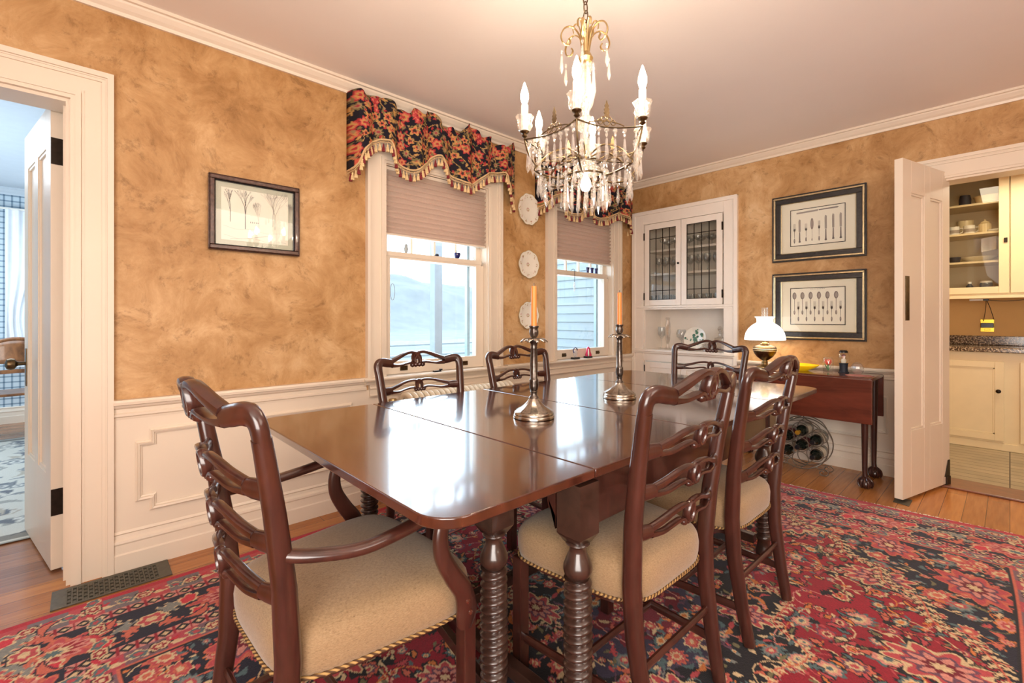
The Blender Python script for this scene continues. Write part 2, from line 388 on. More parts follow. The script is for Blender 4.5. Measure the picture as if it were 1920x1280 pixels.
# ------------------------------------------------------------------ room shell
def Nm(s, d, z): return (s, W - d, z)          # north (window) wall mapping
def Em(s, d, z): return (D - d, s, z)          # east wall mapping
def Sm(s, d, z): return (s, -2.0 + d, z)
def Wm(s, d, z): return (-2.2 + d, s, z)
def bx(mb, mp, s0, s1, d0, d1, z0, z1):
    p = mp(s0, d0, z0); q = mp(s1, d1, z1); return mb.box(p[0], q[0], p[1], q[1], p[2], q[2])
def prof_run(mb, mp, s0, s1, prof, m0=0, m1=0):
    """extrude a (d,z) profile from s0 to s1; mitre factor m*d at the ends"""
    n = len(prof)
    vs = [mp(s0 + m0*d, d, z) for d, z in prof] + [mp(s1 + m1*d, d, z) for d, z in prof]
    fs = [tuple(range(n-1,-1,-1)), tuple(range(n, 2*n))] + [(i, (i+1) % n, (i+1) % n + n, i+n) for i in range(n)]
    mb.add(vs, fs)
def wall(name, mp, s0, s1, ops, thick=.164, mat=None, z1=None):
    mb = MB(); z1 = z1 or CEIL
    s = s0
    for (a, b, za, zb) in sorted(ops):
        bx(mb, mp, s, a, -thick, 0, 0, z1)
        if za > 0: bx(mb, mp, a, b, -thick, 0, 0, za)
        bx(mb, mp, a, b, -thick, 0, zb, z1); s = b
    bx(mb, mp, s, s1, -thick, 0, 0, z1)
    return struct(name, mb, mat or M['gold'], smooth=False)
WO = [(1.44, 2.305), (3.10, 3.96)]
wall('wall_north', Nm, -2.2, D + .16, [(-.95, -.04, 0, 2.10)] + [(a, b, .76, 2.16) for a, b in WO])
wall('wall_east', Em, -2.0, W, [(-.62, .335, 0, 2.11), (1.79, 2.62, .02, 2.135)])
wall('wall_south', Sm, -2.2, D, [])
wall('wall_west', Wm, -2.164, W, [])
struct('floor', MB().box(-2.36, D + .16, -2.16, W + .10, -.05, 0), M['floor'], smooth=False)
struct('ceiling', MB().box(-2.36, D + .16, -2.16, W + .16, CEIL, CEIL + .08), M['ceiling'], smooth=False)
CR = [(0, 2.53), (.012, 2.53), (.016, 2.545), (.030, 2.556), (.046, 2.575), (.05, 2.583), (.062, 2.585), (.062, CEIL), (0, CEIL)]
mb = MB(); prof_run(mb, Nm, -2.2, D, CR); struct('trim_crown_north', mb, M['trim'], smooth=False)
mb = MB(); prof_run(mb, Em, -2.0, W - .0, CR); struct('trim_crown_east', mb, M['trim'], smooth=False)
mb = MB(); prof_run(mb, Sm, -2.2, D, CR); struct('trim_crown_south', mb, M['trim'], smooth=False)
mb = MB(); prof_run(mb, Wm, -2.0, W, CR); struct('trim_crown_west', mb, M['trim'], smooth=False)
RAIL = [(0, .690), (.012, .690), (.014, .700), (.022, .706), (.022, .716), (.014, .722), (.014, .738), (.026, .746), (.030, .756), (.044, .760), (.046, .772), (.042, .782), (0, .782)]
def rails(name, mp, runs, z1=.70):
    mb = MB()
    for a, b in runs:
        prof_run(mb, mp, a, b, RAIL)
    struct(name, mb, M['trim'], smooth=False)
def mitre_loop(mb, mp, pts, prof):
    n = len(pts); m = len(prof); vs = []
    for i in range(n):
        p0, p1, p2 = Vector(pts[i-1]), Vector(pts[i]), Vector(pts[(i+1) % n])
        a = (p1 - p0).normalized(); b = (p2 - p1).normalized(); n1 = Vector((-a.y, a.x)); n2 = Vector((-b.y, b.x))
        mi = (n1 + n2)/(1 + n1.dot(n2))
        vs += [mp(p1.x + mi.x*o, d, p1.y + mi.y*o) for o, d in prof]
    fs = [(i*m + k, i*m + (k+1) % m, ((i+1) % n)*m + (k+1) % m, ((i+1) % n)*m + k) for i in range(n) for k in range(m)]
    mb.add(vs, fs)
def wains(name, mp, runs, panels):
    mb = MB()
    for a, b in runs: bx(mb, mp, a, b, 0, .010, .17, .70)
    for (a, b, z0, z1, nt) in panels:
        # notched-corner picture moulding: an outline swept with a small rounded bar
        n = nt; dz = .052
        pts = [(a, z0+dz), (a, z1-dz), (a+n, z1-dz), (a+n, z1), (b-n, z1), (b-n, z1-dz), (b, z1-dz), (b, z0+dz), (b-n, z0+dz), (b-n, z0), (a+n, z0), (a+n, z0+dz)]
        if n == 0: pts = [(a, z0), (a, z1), (b, z1), (b, z0)]
        mitre_loop(mb, mp, pts, [(-.013, .009), (-.013, .016), (-.006, .019), (-.004, .028), (.004, .031), (.007, .022), (.013, .018), (.013, .009)])
    struct(name, mb, M['trim'], smooth=False)
BASE = [(0, 0), (.030, 0), (.030, .078), (.024, .084), (.022, .122), (.026, .130), (.024, .140), (.014, .150), (.012, .165), (.018, .172), (.012, .182), (0, .182)]
def base(name, mp, runs):
    mb = MB()
    for a, b in runs: prof_run(mb, mp, a, b, BASE)
    struct(name, mb, M['trim'], smooth=False)
rails('trim_chair_rail_north', Nm, [(.10, 1.305), (2.485, 2.955), (4.14, D)])
rails('trim_chair_rail_east', Em, [(.475, 1.665)])
wains('trim_wainscot_north', Nm, [(.10, D)], [(.19, 1.25, .265, .622, .052), (2.56, 2.90, .265, .622, .0), (3.05, 3.98, .265, .60, .052)])
wains('trim_wainscot_east', Em, [(.475, 1.665)], [(.62, 1.58, .265, .622, .052)])
base('baseboard_north', Nm, [(.10, D)])
base('baseboard_east', Em, [(.475, 1.665)])
for nm, mp, r in (('south', Sm, [(-2.2, D)]), ('west', Wm, [(-2.0, W)])):
    rails('trim_chair_rail_' + nm, mp, r); wains('trim_wainscot_' + nm, mp, r, []); base('baseboard_' + nm, mp, r)
rails('trim_chair_rail_east_south', Em, [(-2.0, -.76)]); wains('trim_wainscot_east_south', Em, [(-2.0, -.76)], []); base('baseboard_east_south', Em, [(-2.0, -.76)])

def casing(mb, mp, a, b, z0, z1, w=.138, top=True, z_off=0):
    """door or window casing round an opening a..b up to z1"""
    bands = [(0, .016, .020), (.016, .034, .026), (.034, .044, .016), (.044, w-.040, .013), (w-.040, w-.028, .022), (w-.028, w-.022, .026), (w-.022, w, .036)]
    for (u0, u1, d) in bands:
        zt = z1 + (u1 if top else 0)
        bx(mb, mp, a - u1, a - u0, 0, d, z0, z1 + u0 if top else z1)
        bx(mb, mp, b + u0, b + u1, 0, d, z0, z1 + u0 if top else z1)
        if top: bx(mb, mp, a - u1, b + u1, 0, d, z1 + u0, z1 + u1)
# door 1 (left, to the next room)
mb = MB(); casing(mb, Nm, -.95, -.04, 0, 2.10, .142)
bx(mb, Nm, -.054, -.04, -.164, 0, 0, 2.10); bx(mb, Nm, -.95, -.936, -.164, 0, 0, 2.10); bx(mb, Nm, -.936, -.054, -.164, 0, 2.086, 2.10)
bx(mb, Nm, -.064, -.054, -.10, -.06, 0, 2.086)
struct('trim_door_casing_north', mb, M['trim'], smooth=False)
mb = MB(); casing(mb, Em, -.62, .335, 0, 2.11, .142)
bx(mb, Em, .321, .335, -.164, 0, 0, 2.11); bx(mb, Em, -.62, -.606, -.164, 0, 0, 2.11); bx(mb, Em, -.606, .321, -.164, 0, 2.096, 2.11)
struct('trim_door_casing_east', mb, M['trim'], smooth=False)

def door_leaf(name, w, h, t, side_mat):
    """leaf in the local xz plane from x=0 (hinge) to w, thickness along y, four recessed panels"""
    mb = MB(); zb, zt = 0, h
    st = .11
    xs = [(0, st), (w/2 - .045, w/2 + .045), (w - st, w)]
    for a, b in xs: mb.box(a, b, -t/2, t/2, zb, zt)
    for a, b in ((0, .30), (.98, 1.10), (h - .13, h)) if name != 'x' else (): pass
    return mb
def panelled_door(name, w, h, t, mat, loc, ang, rails_z, st=.11):
    o = bpy.data.objects.new(name, None)
    mb = MB()
    cols = [(st, w/2 - .04), (w/2 + .04, w - st)]
    mb.box(0, st, -t/2, t/2, 0, h); mb.box(w - st, w, -t/2, t/2, 0, h); mb.box(w/2 - .04, w/2 + .04, -t/2, t/2, 0, h)
    for z0, z1 in rails_z:
        for a, b in cols: mb.box(a, b, -t/2, t/2, z0, z1)
    for a, b in cols:
        for (z0, z1) in zip([r[1] for r in rails_z[:-1]], [r[0] for r in rails_z[1:]]):
            mb.box(a - .002, b + .002, -t/2 + .012, t/2 - .012, z0 - .002, z1 + .002)
            for sgn in (-1, 1):
                for k, q in ((.014, .007),):
                    y0, y1 = sgn*(t/2 - .013), sgn*(t/2 - .004)
                    mb.box(a, a + k, y0, y1, z0, z1); mb.box(b - k, b, y0, y1, z0, z1); mb.box(a + k, b - k, y0, y1, z0, z0 + k); mb.box(a + k, b - k, y0, y1, z1 - k, z1)
    d = mb.build(name, mat, None, smooth=False, bevel=.0015); d.location = loc; d.rotation_euler = (0, 0, ang); d['kind'] = 'structure'
    return d
d1 = panelled_door('door_1', .70, 2.115, .045, M['trim'], (-.085, 2.955, .012), radians(100.3), [(0, .42), (1.93, 2.115)])
for z in (.245, 1.84):
    q = MB().box(-.003, 0, -.022, .022, z, z + .12).box(-.004, .035, -.0245, -.0225, z, z+.12)
    q.cyl((-.003, -.024, z), (-.003, -.024, z + .12), .006, 8)
    q.build('hinge', M['bronze'], d1, smooth=True)
mb = MB()
for sgn in (1, -1):
    Mx = Matrix.Translation((.64, sgn*.0225, .90)) @ Matrix.Rotation(-sgn*pi/2, 4, 'X')
    mb.lathe([(.009, 0), (.010, .03), (.014, .036), (.027, .044), (.031, .058), (.026, .072), (.012, .078), (0.0001, .079)], n=20, mat=Mx)
mb.box(.62, .66, -.026, .026, .78, .98)
mb.build('door_knob', M['brass_dark'], d1)
# swinging pantry door on the right
d2 = panelled_door('door_2', .665, 2.135, .044, M['trim'], (4.395, .305, .02), atan2(.475-.305, 3.755-4.395), [(0, .42), (1.93, 2.135)])
MB().box(.585, .635, .022, .026, 1.12, 1.40).build('push_plate', M['brass_dark'], d2, smooth=False, bevel=.001)
MB().box(0, .06, -.03, .03, -.018, .05).prism([(0,.05),(.08,.05),(.03,.16),(0,.16)], 'y', -.026, .026).build('pivot_hinge', M['bronze'], d2, smooth=False, bevel=.003)
MB().prism([(-.07,-.03),(.07,-.03),(.05,.05),(-.05,.05)], 'z', 0, .003).build('wear_plate', M['vent'], None, loc=(3.78,.45,.0))
tag(bpy.data.objects['wear_plate'], 'small dark metal plate on the floor under the open pantry door', 'floor plate')

# ------------------------------------------------------------------ windows
def window(idx, a, b):
    mb = MB()
    casing(mb, Nm, a, b, .775, 2.16, .135)
    # jamb liners
    bx(mb, Nm, a, a + .006, -.164, 0, .775, 2.16); bx(mb, Nm, b - .006, b, -.164, 0, .775, 2.16); bx(mb, Nm, a + .006, b - .006, -.164, 0, 2.154, 2.16)
    w = struct('window_%d' % idx, mb, M['trim'], smooth=False)
    # stool and apron
    mb = MB()
    prof_run(mb, Nm, a - .165, b + .165, [(0, .756), (.05, .756), (.062, .762), (.064, .770), (.058, .777), (0, .777)])
    prof_run(mb, Nm, a - .15, b + .15, [(0, .735), (.034, .735), (.040, .745), (.050, .756), (0, .756)])
    prof_run(mb, Nm, a - .115, b + .115, [(0, .655), (.026, .655), (.032, .665), (.022, .675), (.022, .70), (.03, .71), (.022, .72), (.024, .735), (0, .735)])
    bx(mb, Nm, a + .006, b - .006, -.164, 0, .760, .777)
    mb.build('stool', M['trim'], w, smooth=False)
    # sashes: lower one inside, upper one outside
    mb = MB(); y0, y1 = -.075, -.04
    L, R = a + .008, b - .03
    bx(mb, Nm, L, L + .05, y0, y1, .780, 1.60); bx(mb, Nm, R - .05, R, y0, y1, .780, 1.60)
    bx(mb, Nm, L + .05, R - .05, y0, y1, .780, .865); bx(mb, Nm, L + .05, R - .05, y0, y1, 1.555, 1.59)
    bx(mb, Nm, L, R, y0 , y1 + .006, 1.57, 1.60)
    mb.build('lower_sash', M['trim'], w, smooth=False)
    mb = MB(); bx(mb, Nm, L + .05, R - .05, -.060, -.056, .865, 1.555); mb.build('glass_pane', M['glass'], w, smooth=False)
    mb = MB(); y0, y1 = -.115, -.08
    bx(mb, Nm, L, L + .05, y0, y1, 1.555, 2.154); bx(mb, Nm, R - .02, R + .03, y0, y1, 1.555, 2.154); bx(mb, Nm, L, R + .03, y0, y1, 1.555, 1.595); bx(mb, Nm, L, R + .03, y0, y1, 2.10, 2.154)
    for k in (1, 2, 3):
        x = L + .05 + (R - L - .07) * k / 4 ; bx(mb, Nm, x - .008, x + .008, y0 + .008, y1 - .004, 1.595, 2.10)
    bx(mb, Nm, R, b - .008, -.15, -.04, .78, 1.56)
    mb.build('upper_sash', M['trim'], w, smooth=False)
    mb = MB(); bx(mb, Nm, L + .05, R, -.100, -.097, 1.595, 2.10); mb.build('upper_glass_pane', M['glass'], w, smooth=False)
    for x in (a + .16, b - .19):
        mb = MB(); bx(mb, Nm, x - .028, x + .028, -.042, -.036, .800, .832); bx(mb, Nm, x - .02, x + .02, -.038, -.024, .812, .818); mb.build('sash_lift', M['brass_dark'], w, smooth=False)
    # outer screen channel, seen bluish through the glass at right
    mb = MB(); bx(mb, Nm, R - .075, R - .05, -.150, -.118, .78, 2.15); bx(mb, Nm, L + .03, R, -.150, -.118, .78, .80); mb.build('storm_frame', M['storm'], w, smooth=False)
    return w
M['storm'] = plain('storm_window_frame', srgb(150,170,182), .5)
for i, (a, b) in enumerate(WO): window(i + 1, a, b)
def blind(a, b, zb, label):
    t = thing('pleated_blind', label, 'window blind', ((a + b)/2, W + .02, zb), group='pleated blinds over the two windows')
    w = (b - a)/2 - .004; z1 = 2.150 - zb
    pitch = .034; n = int(z1 / pitch)
    prof = []
    for k in range(n): prof += [(-.020, k*pitch + .012), (.008, k*pitch + .012 + pitch/2)]
    prof += [(-.012, n*pitch)]
    pts = [(y, z) for y, z in prof] + [(y + .018, z) for y, z in reversed(prof)]
    mb = MB()
    for side in (0, 1):
        base_i = prof if side == 0 else [(-y + .012, z) for y, z in prof]
        mb.grid(2, len(base_i), lambda u, v, B=base_i: (lerp(-w, w, u), B[round(v*(len(B)-1))][0], B[round(v*(len(B)-1))][1]))
    # closed honeycomb ends
    for sx in (-w, w):
        for k in range(n):
            z0 = k*pitch + .012
            mb.add([(sx, -.012, z0), (sx, .024, z0), (sx, .008, z0 + pitch/2), (sx, .004, z0 + pitch/2)], [(0,1,2,3)])
            mb.add([(sx, -.012, z0+pitch), (sx, .024, z0+pitch), (sx, .008, z0 + pitch/2), (sx, .004, z0 + pitch/2)], [(0,1,2,3)])
    mb.build('pleated_fabric', M['blind'], t, smooth=False)
    MB().box(-w, w, -.014, .022, 0, .014).build('bottom_rail', M['trim'], t, smooth=False, bevel=.002)
    MB().box(-w, w, -.014, .022, z1 - .022, z1).build('head_rail', M['trim'], t, smooth=False, bevel=.002)
blind(*[WO[0][0] + .006, WO[0][1] - .006], 1.702, 'tan pleated shade half lowered over the larger left window')
blind(*[WO[1][0] + .006, WO[1][1] - .006], 1.69, 'tan pleated shade half lowered over the right window behind the chandelier')

# ------------------------------------------------------------------ outside
sky_w = bpy.data.worlds.new('World'); bpy.context.scene.world = sky_w; sky_w.use_nodes = True
nt = sky_w.node_tree; bg = nt.nodes['Background']
tc = N(nt, 'ShaderNodeTexCoord'); sp = N(nt, 'ShaderNodeSeparateXYZ'); nt.links.new(tc.outputs['Generated'], sp.inputs[0])
c = ramp(nt, sp.outputs['Z'], [(.0, (.70,.86,1.0)), (.12, (.80,.92,1.0)), (.5, (.62,.80,1.0))]); nt.links.new(c, bg.inputs[0]); bg.inputs[1].default_value = 5.0
M['lawn'] = plain('frosty_lawn', (.20,.22,.215), .9, var=.12, scale=.6)
M['hill'] = plain('hazy_wooded_hill', (.200,.205,.195), .9, var=.10, scale=.35)
M['field'] = plain('pale_field', (.24,.25,.24), .9, var=.1, scale=.3)
M['porch'] = plain('porch_paint', (.40,.42,.44), .6)
M['siding'] = plain('blue_grey_siding', (.38,.42,.43), .6, var=.03)
struct('ground', MB().box(-40, 90, 8.2, 140, -1.2, -1.1), M['lawn'], smooth=False)
mb = MB()
def hill(u, v):
    x = lerp(-60, 120, u); y = lerp(72, 110, v)
    h = 15*(1 - abs(v - .75)*1.1)*(.80 + .07*sin(u*7.3 + .6) + .12*sin(u*13.1) + .03*sin(u*61) + .02*sin(u*97+v*20))
    return (x, y, -1.3 + max(0, h) * min(1, v*2.2))
mb.grid(160, 30, hill); o = struct('hill', mb, M['hill'], fixn=False); tag(o, 'hazy wooded hill seen through the left window', 'hill')
mb = MB().box(-30, 90, 34, 40, -1.09, -1.0).box(-30, 90, 24, 25, -1.09, -1.0); o = mb.build('field_strip', M['field'], None, smooth=False); tag(o, kind='structure')
# porch: post, deck and rail
t = thing('porch_post', 'pale blue square porch post outside the left window', 'post', (3.15, 4.75, -.35))
MB().box(-.055,.055,-.055,.055,0,3.0).build('post_shaft', M['porch'], t, smooth=False, bevel=.006)
MB().box(-.075,.075,-.075,.075,0,.14).build('post_plinth', M['porch'], t, smooth=False, bevel=.006); MB().box(-.075,.075,-.075,.075,2.82,3.0).build('post_cap', M['porch'], t, smooth=False, bevel=.006)
struct('porch_floor', MB().box(1.1, 5.2, 2.95, 5.0, -.45, -.35), M['lawn'], smooth=False)
mb = MB(); z = -.4
while z < 3.2:
    mb.prism([(0, z), (-.018, z), (-.004, z + .11), (0, z + .11)], 'y', 2.935, 5.25) ; z += .108
o = struct('wall_outside_siding', mb.xf(Matrix.Translation((4.62, 0, 0))).box(4.62, 4.70, 2.935, 5.25, -.4, 3.2), M['siding'], smooth=False)

# ------------------------------------------------------------------ next room (left)
LX0, LX1, LY1 = -3.2, 1.05, 7.5
struct('floor_next_room', MB().box(LX0, LX1, W + .10, LY1, -.05, 0), M['floor_l'], smooth=False)
struct('ceiling_next_room', MB().box(LX0, LX1, W + .16, LY1 + .1, 2.585, 2.68), M['ceiling_blue'], smooth=False)
struct('wall_next_room_north', MB().box(LX0, LX1, LY1, LY1 + .1, 0, 2.585), M['plaid'], smooth=False)
struct('wall_next_room_east', MB().box(LX1, LX1 + .1, W + .164, LY1 + .1, 0, 2.585), M['plaid'], smooth=False)
struct('wall_next_room_west', MB().box(LX0 - .1, LX0, W + .164, LY1 + .1, 0, 2.585), M['plaid'], smooth=False)
def Lm(s, d, z): return (s, LY1 - d, z)
mb = MB(); prof_run(mb, Lm, LX0, LX1, [(d*1.3, z - .015) for d, z in CR]); struct('trim_crown_next_room', mb, M['ceiling_blue'], smooth=False)
base('baseboard_next_room', Lm, [(LX0, LX1)])
# bright window in the next room with ruffled curtains
mb = MB(); casing(mb, Lm, -.45, .55, .75, 2.2, .10); bx(mb, Lm, -.62, .72, 0, .05, .70, .75); w3 = struct('window_3', mb, M['ceiling_blue'], smooth=False)
mb = MB(); bx(mb, Lm, -.45, .55, .002, .006, .75, 2.2); mb.build('bright_pane', emis('daylight_pane', (.85,.93,1), 2.4), w3, smooth=False)
mb = MB(); bx(mb, Lm, .03, .07, .006, .02, .75, 2.2); bx(mb, Lm, -.45, .55, .006, .02, 1.45, 1.50); mb.build('muntin', M['ceiling_blue'], w3, smooth=False)
def curtain(x0, x1, label, flip):
    mb = MB(); ty = 1.15
    def f(u, v):
        z = lerp(2.34, .62, v)
        pin = 1 - .42*math.exp(-((z - ty)/.38)**2)
        uu = u if not flip else 1 - u
        x = x0 + (x1 - x0)*uu*pin
        return (x, LY1 - .09 - .02*sin(uu*34) - .01*sin(v*9 + uu*11), z)
    mb.grid(70, 40, f)
    o = mb.build('sheer_curtain', M['white_cloth'], None, fixn=False); tag(o, label, 'curtain')
curtain(-.62, -.18, 'white sheer curtain tied back beside the plaid wallpaper in the next room', False)
curtain(.72, .28, 'white sheer curtain glimpsed through the hinge gap of the left door', False)
mb = MB().cyl((-.72, LY1-.09, 2.35), (.82, LY1-.09, 2.35), .012, 10); tag(mb.build('curtain_rod', M['plastic_w'], None), 'white curtain rod across the next room window', 'curtain rod')
# pale floral rug of the next room (painted later)

# ------------------------------------------------------------------ painted textiles (numpy canvases -> colour attribute on a fine mesh)
class Canvas:
    """a paint area in metres, origin at the lower left"""
    def __init__(s, w, h, px, base):
        s.px = px; s.nx = int(round(w/px)) + 1; s.ny = int(round(h/px)) + 1; s.w = w; s.h = h
        s.a = np.empty((s.nx, s.ny, 3), np.float32); s.a[:] = base
    def win(s, cx, cy, r):
        i0 = max(0, int((cx - r)/s.px)); i1 = min(s.nx, int((cx + r)/s.px) + 2); j0 = max(0, int((cy - r)/s.px)); j1 = min(s.ny, int((cy + r)/s.px) + 2)
        if i1 <= i0 or j1 <= j0: return None
        X, Y = np.meshgrid(np.arange(i0, i1)*s.px - cx, np.arange(j0, j1)*s.px - cy, indexing='ij')
        return (slice(i0, i1), slice(j0, j1)), X, Y
    def flower(s, cx, cy, r, cols, pet=8, amp=.18, rot=0, asp=1.0, ang=0):
        q = s.win(cx, cy, r*1.3/min(asp, 1) if asp < 1 else r*1.3*asp)
        if q is None: return
        sl, X, Y = q
        if ang or asp != 1:
            X, Y = X*cos(ang) + Y*sin(ang), -X*sin(ang) + Y*cos(ang); X = X/asp
        R = np.hypot(X, Y); T = np.arctan2(Y, X)
        sub = s.a[sl]
        for k, (f, c) in enumerate(cols):
            sub[R < r*f*(1 + amp*(1 if k % 2 == 0 else .6)*np.cos(pet*T + rot + (k*pi if k % 3 == 2 else 0)))] = c
    def leaf(s, cx, cy, L, wd, ang, c, edge=None, curve=0, teeth=0):
        q = s.win(cx, cy, L*.65)
        if q is None: return
        sl, X, Y = q
        U = (X*cos(ang) + Y*sin(ang))/(L/2); V = (-X*sin(ang) + Y*cos(ang)) - curve*L*(U*U - .5)
        prof = wd/2*np.clip(1 - np.abs(U), 0, 1)**.7*(1.25)
        if teeth: prof = prof*(1 + .35*np.sign(np.sin(U*teeth*pi)))
        sub = s.a[sl]; m = (np.abs(U) < 1) & (np.abs(V) < prof)
        if edge is not None:
            m2 = (np.abs(U) < 1.08) & (np.abs(V) < prof + s.px*1.2); sub[m2] = edge
        sub[m] = c
    def line(s, pts, wd, c):
        for (x0, y0), (x1, y1) in zip(pts, pts[1:]):
            L = math.hypot(x1 - x0, y1 - y0); n = max(1, int(L/(s.px*.8)))
            for k in range(n + 1):
                x = lerp(x0, x1, k/n); y = lerp(y0, y1, k/n)
                r = max(wd/2, s.px*.51)
                i0, i1 = int(round((x - r)/s.px)), int(round((x + r)/s.px)); j0, j1 = int(round((y - r)/s.px)), int(round((y + r)/s.px))
                if i1 < 0 or j1 < 0 or i0 >= s.nx or j0 >= s.ny: continue
                s.a[max(0, i0):max(0, i1) + (1 if i1 == i0 else 0) or 1, max(0, j0):max(0, j1) + (1 if j1 == j0 else 0) or 1] = c
    def vine(s, x, y, ang, L, curl, c, wd=.004, leaves=None, rnd=None, step=.012):
        pts = [(x, y)]; n = int(L/step)
        for k in range(n):
            ang += curl*step*(1 + 1.5*k/n); x += cos(ang)*step; y += sin(ang)*step; pts.append((x, y))
            if leaves and k % 4 == 3:
                sd = 1 if (k//4) % 2 else -1
                s.leaf(x + cos(ang + sd*1.1)*.016, y + sin(ang + sd*1.1)*.016, .030, .012, ang + sd*.8, random.choice(leaves))
        s.line(pts, wd, c); return x, y, ang
def paint(o, arr):
    me = o.data; at = me.color_attributes.new('Col', 'FLOAT_COLOR', 'POINT')
    flat = np.ones((arr.shape[0]*arr.shape[1], 4), np.float32); flat[:, :3] = arr.reshape(-1, 3); at.data.foreach_set('color', flat.ravel())
def grid_mesh(name, P, mat, parent=None):
    """P: array (nu,nv,3)"""
    nu, nv = P.shape[:2]; me = bpy.data.meshes.new(name)
    me.vertices.add(nu*nv); me.vertices.foreach_set('co', P.reshape(-1).astype(np.float32))
    I = np.arange(nu*nv).reshape(nu, nv)
    F = np.stack([I[:-1,:-1], I[1:,:-1], I[1:,1:], I[:-1,1:]], -1).reshape(-1, 4)
    me.loops.add(F.size); me.loops.foreach_set('vertex_index', F.ravel().astype(np.int32))
    me.polygons.add(len(F)); me.polygons.foreach_set('loop_start', np.arange(0, F.size, 4, dtype=np.int32))
    me.update(calc_edges=True); me.polygons.foreach_set('use_smooth', [True]*len(F)); me.materials.append(mat)
    o = bpy.data.objects.new(name, me); C.objects.link(o)
    if parent: o.parent = parent
    return o
cr_red, cr_deep = srgb(150,16,40), srgb(116,14,36)
navy, black = srgb(26,24,44), srgb(20,16,24)
rose, coral, cream, orange = srgb(188,72,78), srgb(204,104,82), srgb(216,188,146), srgb(212,124,62)
teal, grey, plum, brown, blush, olive = srgb(84,108,112), srgb(132,134,128), srgb(104,66,88), srgb(110,70,52), srgb(212,140,128), srgb(120,112,78)
def make_rug():
    HX, HY, px = 1.97, 1.60, .0048
    cv = Canvas(HX, HY, px, cr_red)
    X, Y = np.meshgrid(np.arange(cv.nx)*px, np.arange(cv.ny)*px, indexing='ij')
    a = cv.a; rs = random.Random(3)
    n1 = np.sin(X*7.1 + 1.3*np.sin(Y*5.3)) * np.sin(Y*6.3 + 1.7*np.sin(X*4.1))
    a[:] = np.array(cr_red)*(1 + .12*n1[..., None])
    BW = .50; FX, FY = HX - BW - .02, HY - BW - .07
    # spandrel (navy corner) boundary: distance from the corner of the field
    def zig(t): return .018*np.abs(((t*9) % 1)*2 - 1) + .012*np.sin(t*40)
    corner = ((FX - X)/.98)**2*0 + 0
    cu, cvv = (FX - X)/(1.02), (FY - Y)/(.90)
    th = np.arctan2(cvv, cu); rad = np.power(np.abs(cu), .86) + np.power(np.abs(cvv), .86)
    sp = rad + .05*np.sin(th*16) < 1.0
    a[sp] = navy
    # medallion: lobed
    mu, mv = X/.62, Y/.50; mr = np.hypot(mu, mv); mt = np.arctan2(mv, mu)
    md = mr*(1 + .09*np.cos(mt*12)) < 1.02; a[md] = black
    pend = (np.abs(Y) < .13*np.clip((.98 - X)/.3, 0, 1)) & (X > .55); a[pend] = navy
    m2 = mr*(1 + .07*np.cos(mt*12)) < .60; a[m2] = srgb(58,50,74)
    m3 = mr*(1 + .12*np.cos(mt*8)) < .33; a[m3] = cr_deep
    # scattered florals ------------------------------------------------
    def palm(x, y, r, cset, ang=0):
        cv.flower(x, y, r, cset, pet=rs.choice([7,9,11]), amp=.16, asp=rs.choice([1, 1.35, .8]), ang=ang)
    sets_red = [[(1,black),(.86,coral),(.6,plum),(.42,cream),(.22,rose)], [(1,black),(.85,cream),(.62,rose),(.35,orange),(.16,black)], [(1,plum),(.8,rose),(.5,cream),(.28,cr_deep)], [(1,teal),(.78,blush),(.5,cream),(.24,teal)], [(1,black),(.84,teal),(.6,cream),(.34,orange)]]
    sets_nav = [[(1,coral),(.8,rose),(.55,cream),(.3,coral)], [(1,cream),(.84,rose),(.56,coral),(.3,cream)], [(1,orange),(.8,blush),(.5,rose),(.22,cream)], [(1,teal),(.8,grey),(.5,rose),(.25,cream)]]
    def region(x, y):
        i, j = min(cv.nx-1, int(x/px)), min(cv.ny-1, int(y/px))
        if sp[i, j]: return 'n'
        if md[i, j] or pend[i, j]: return 'm'
        return 'r'
    pts = []
    for k in range(9000):
        x, y = rs.uniform(.02, FX - .02), rs.uniform(.02, FY - .02)
        if all((x - p)**2 + (y - q)**2 > (.084 if region(x, y) == 'r' else .074)**2 for p, q in pts): pts.append((x, y))
    for (x, y) in pts:
        g = region(x, y); an = rs.uniform(0, 6.28)
        L = rs.uniform(.12, .30) if g == 'r' else rs.uniform(.08, .2)
        vc = {'r': rs.choice([blush, cream, rose, orange]), 'n': rs.choice([coral, cream, orange, olive]), 'm': rs.choice([cream, blush, grey, plum])}[g]
        cv.vine(x, y, an, L, rs.uniform(-12, 12), vc, .003, leaves={'r': [cream, black, teal, olive, orange], 'n': [coral, cream, teal, orange, rose], 'm': [plum, grey, rose, cream]}[g])
    for k, (x, y) in enumerate(pts):
        g = region(x, y); r = rs.choice([.016, .02, .026, .034, .044])
        if g == 'r': palm(x, y, r, rs.choice(sets_red), rs.uniform(0, 3))
        elif g == 'n': palm(x, y, r, rs.choice(sets_nav), rs.uniform(0, 3))
        else: palm(x, y, r*.8, rs.choice(sets_nav + sets_red), rs.uniform(0, 3))
        for q in range(3):
            ax = rs.uniform(0, 6.28); rr = rs.uniform(.035, .055)
            cv.leaf(x + cos(ax)*rr, y + sin(ax)*rr, rs.uniform(.03, .06), rs.uniform(.010, .020), rs.uniform(0, 3.14), rs.choice([cream, coral, teal, black, orange, olive, rose]), edge=black if g == 'r' else None, curve=rs.uniform(-.3, .3), teeth=rs.choice([0, 0, 4]))
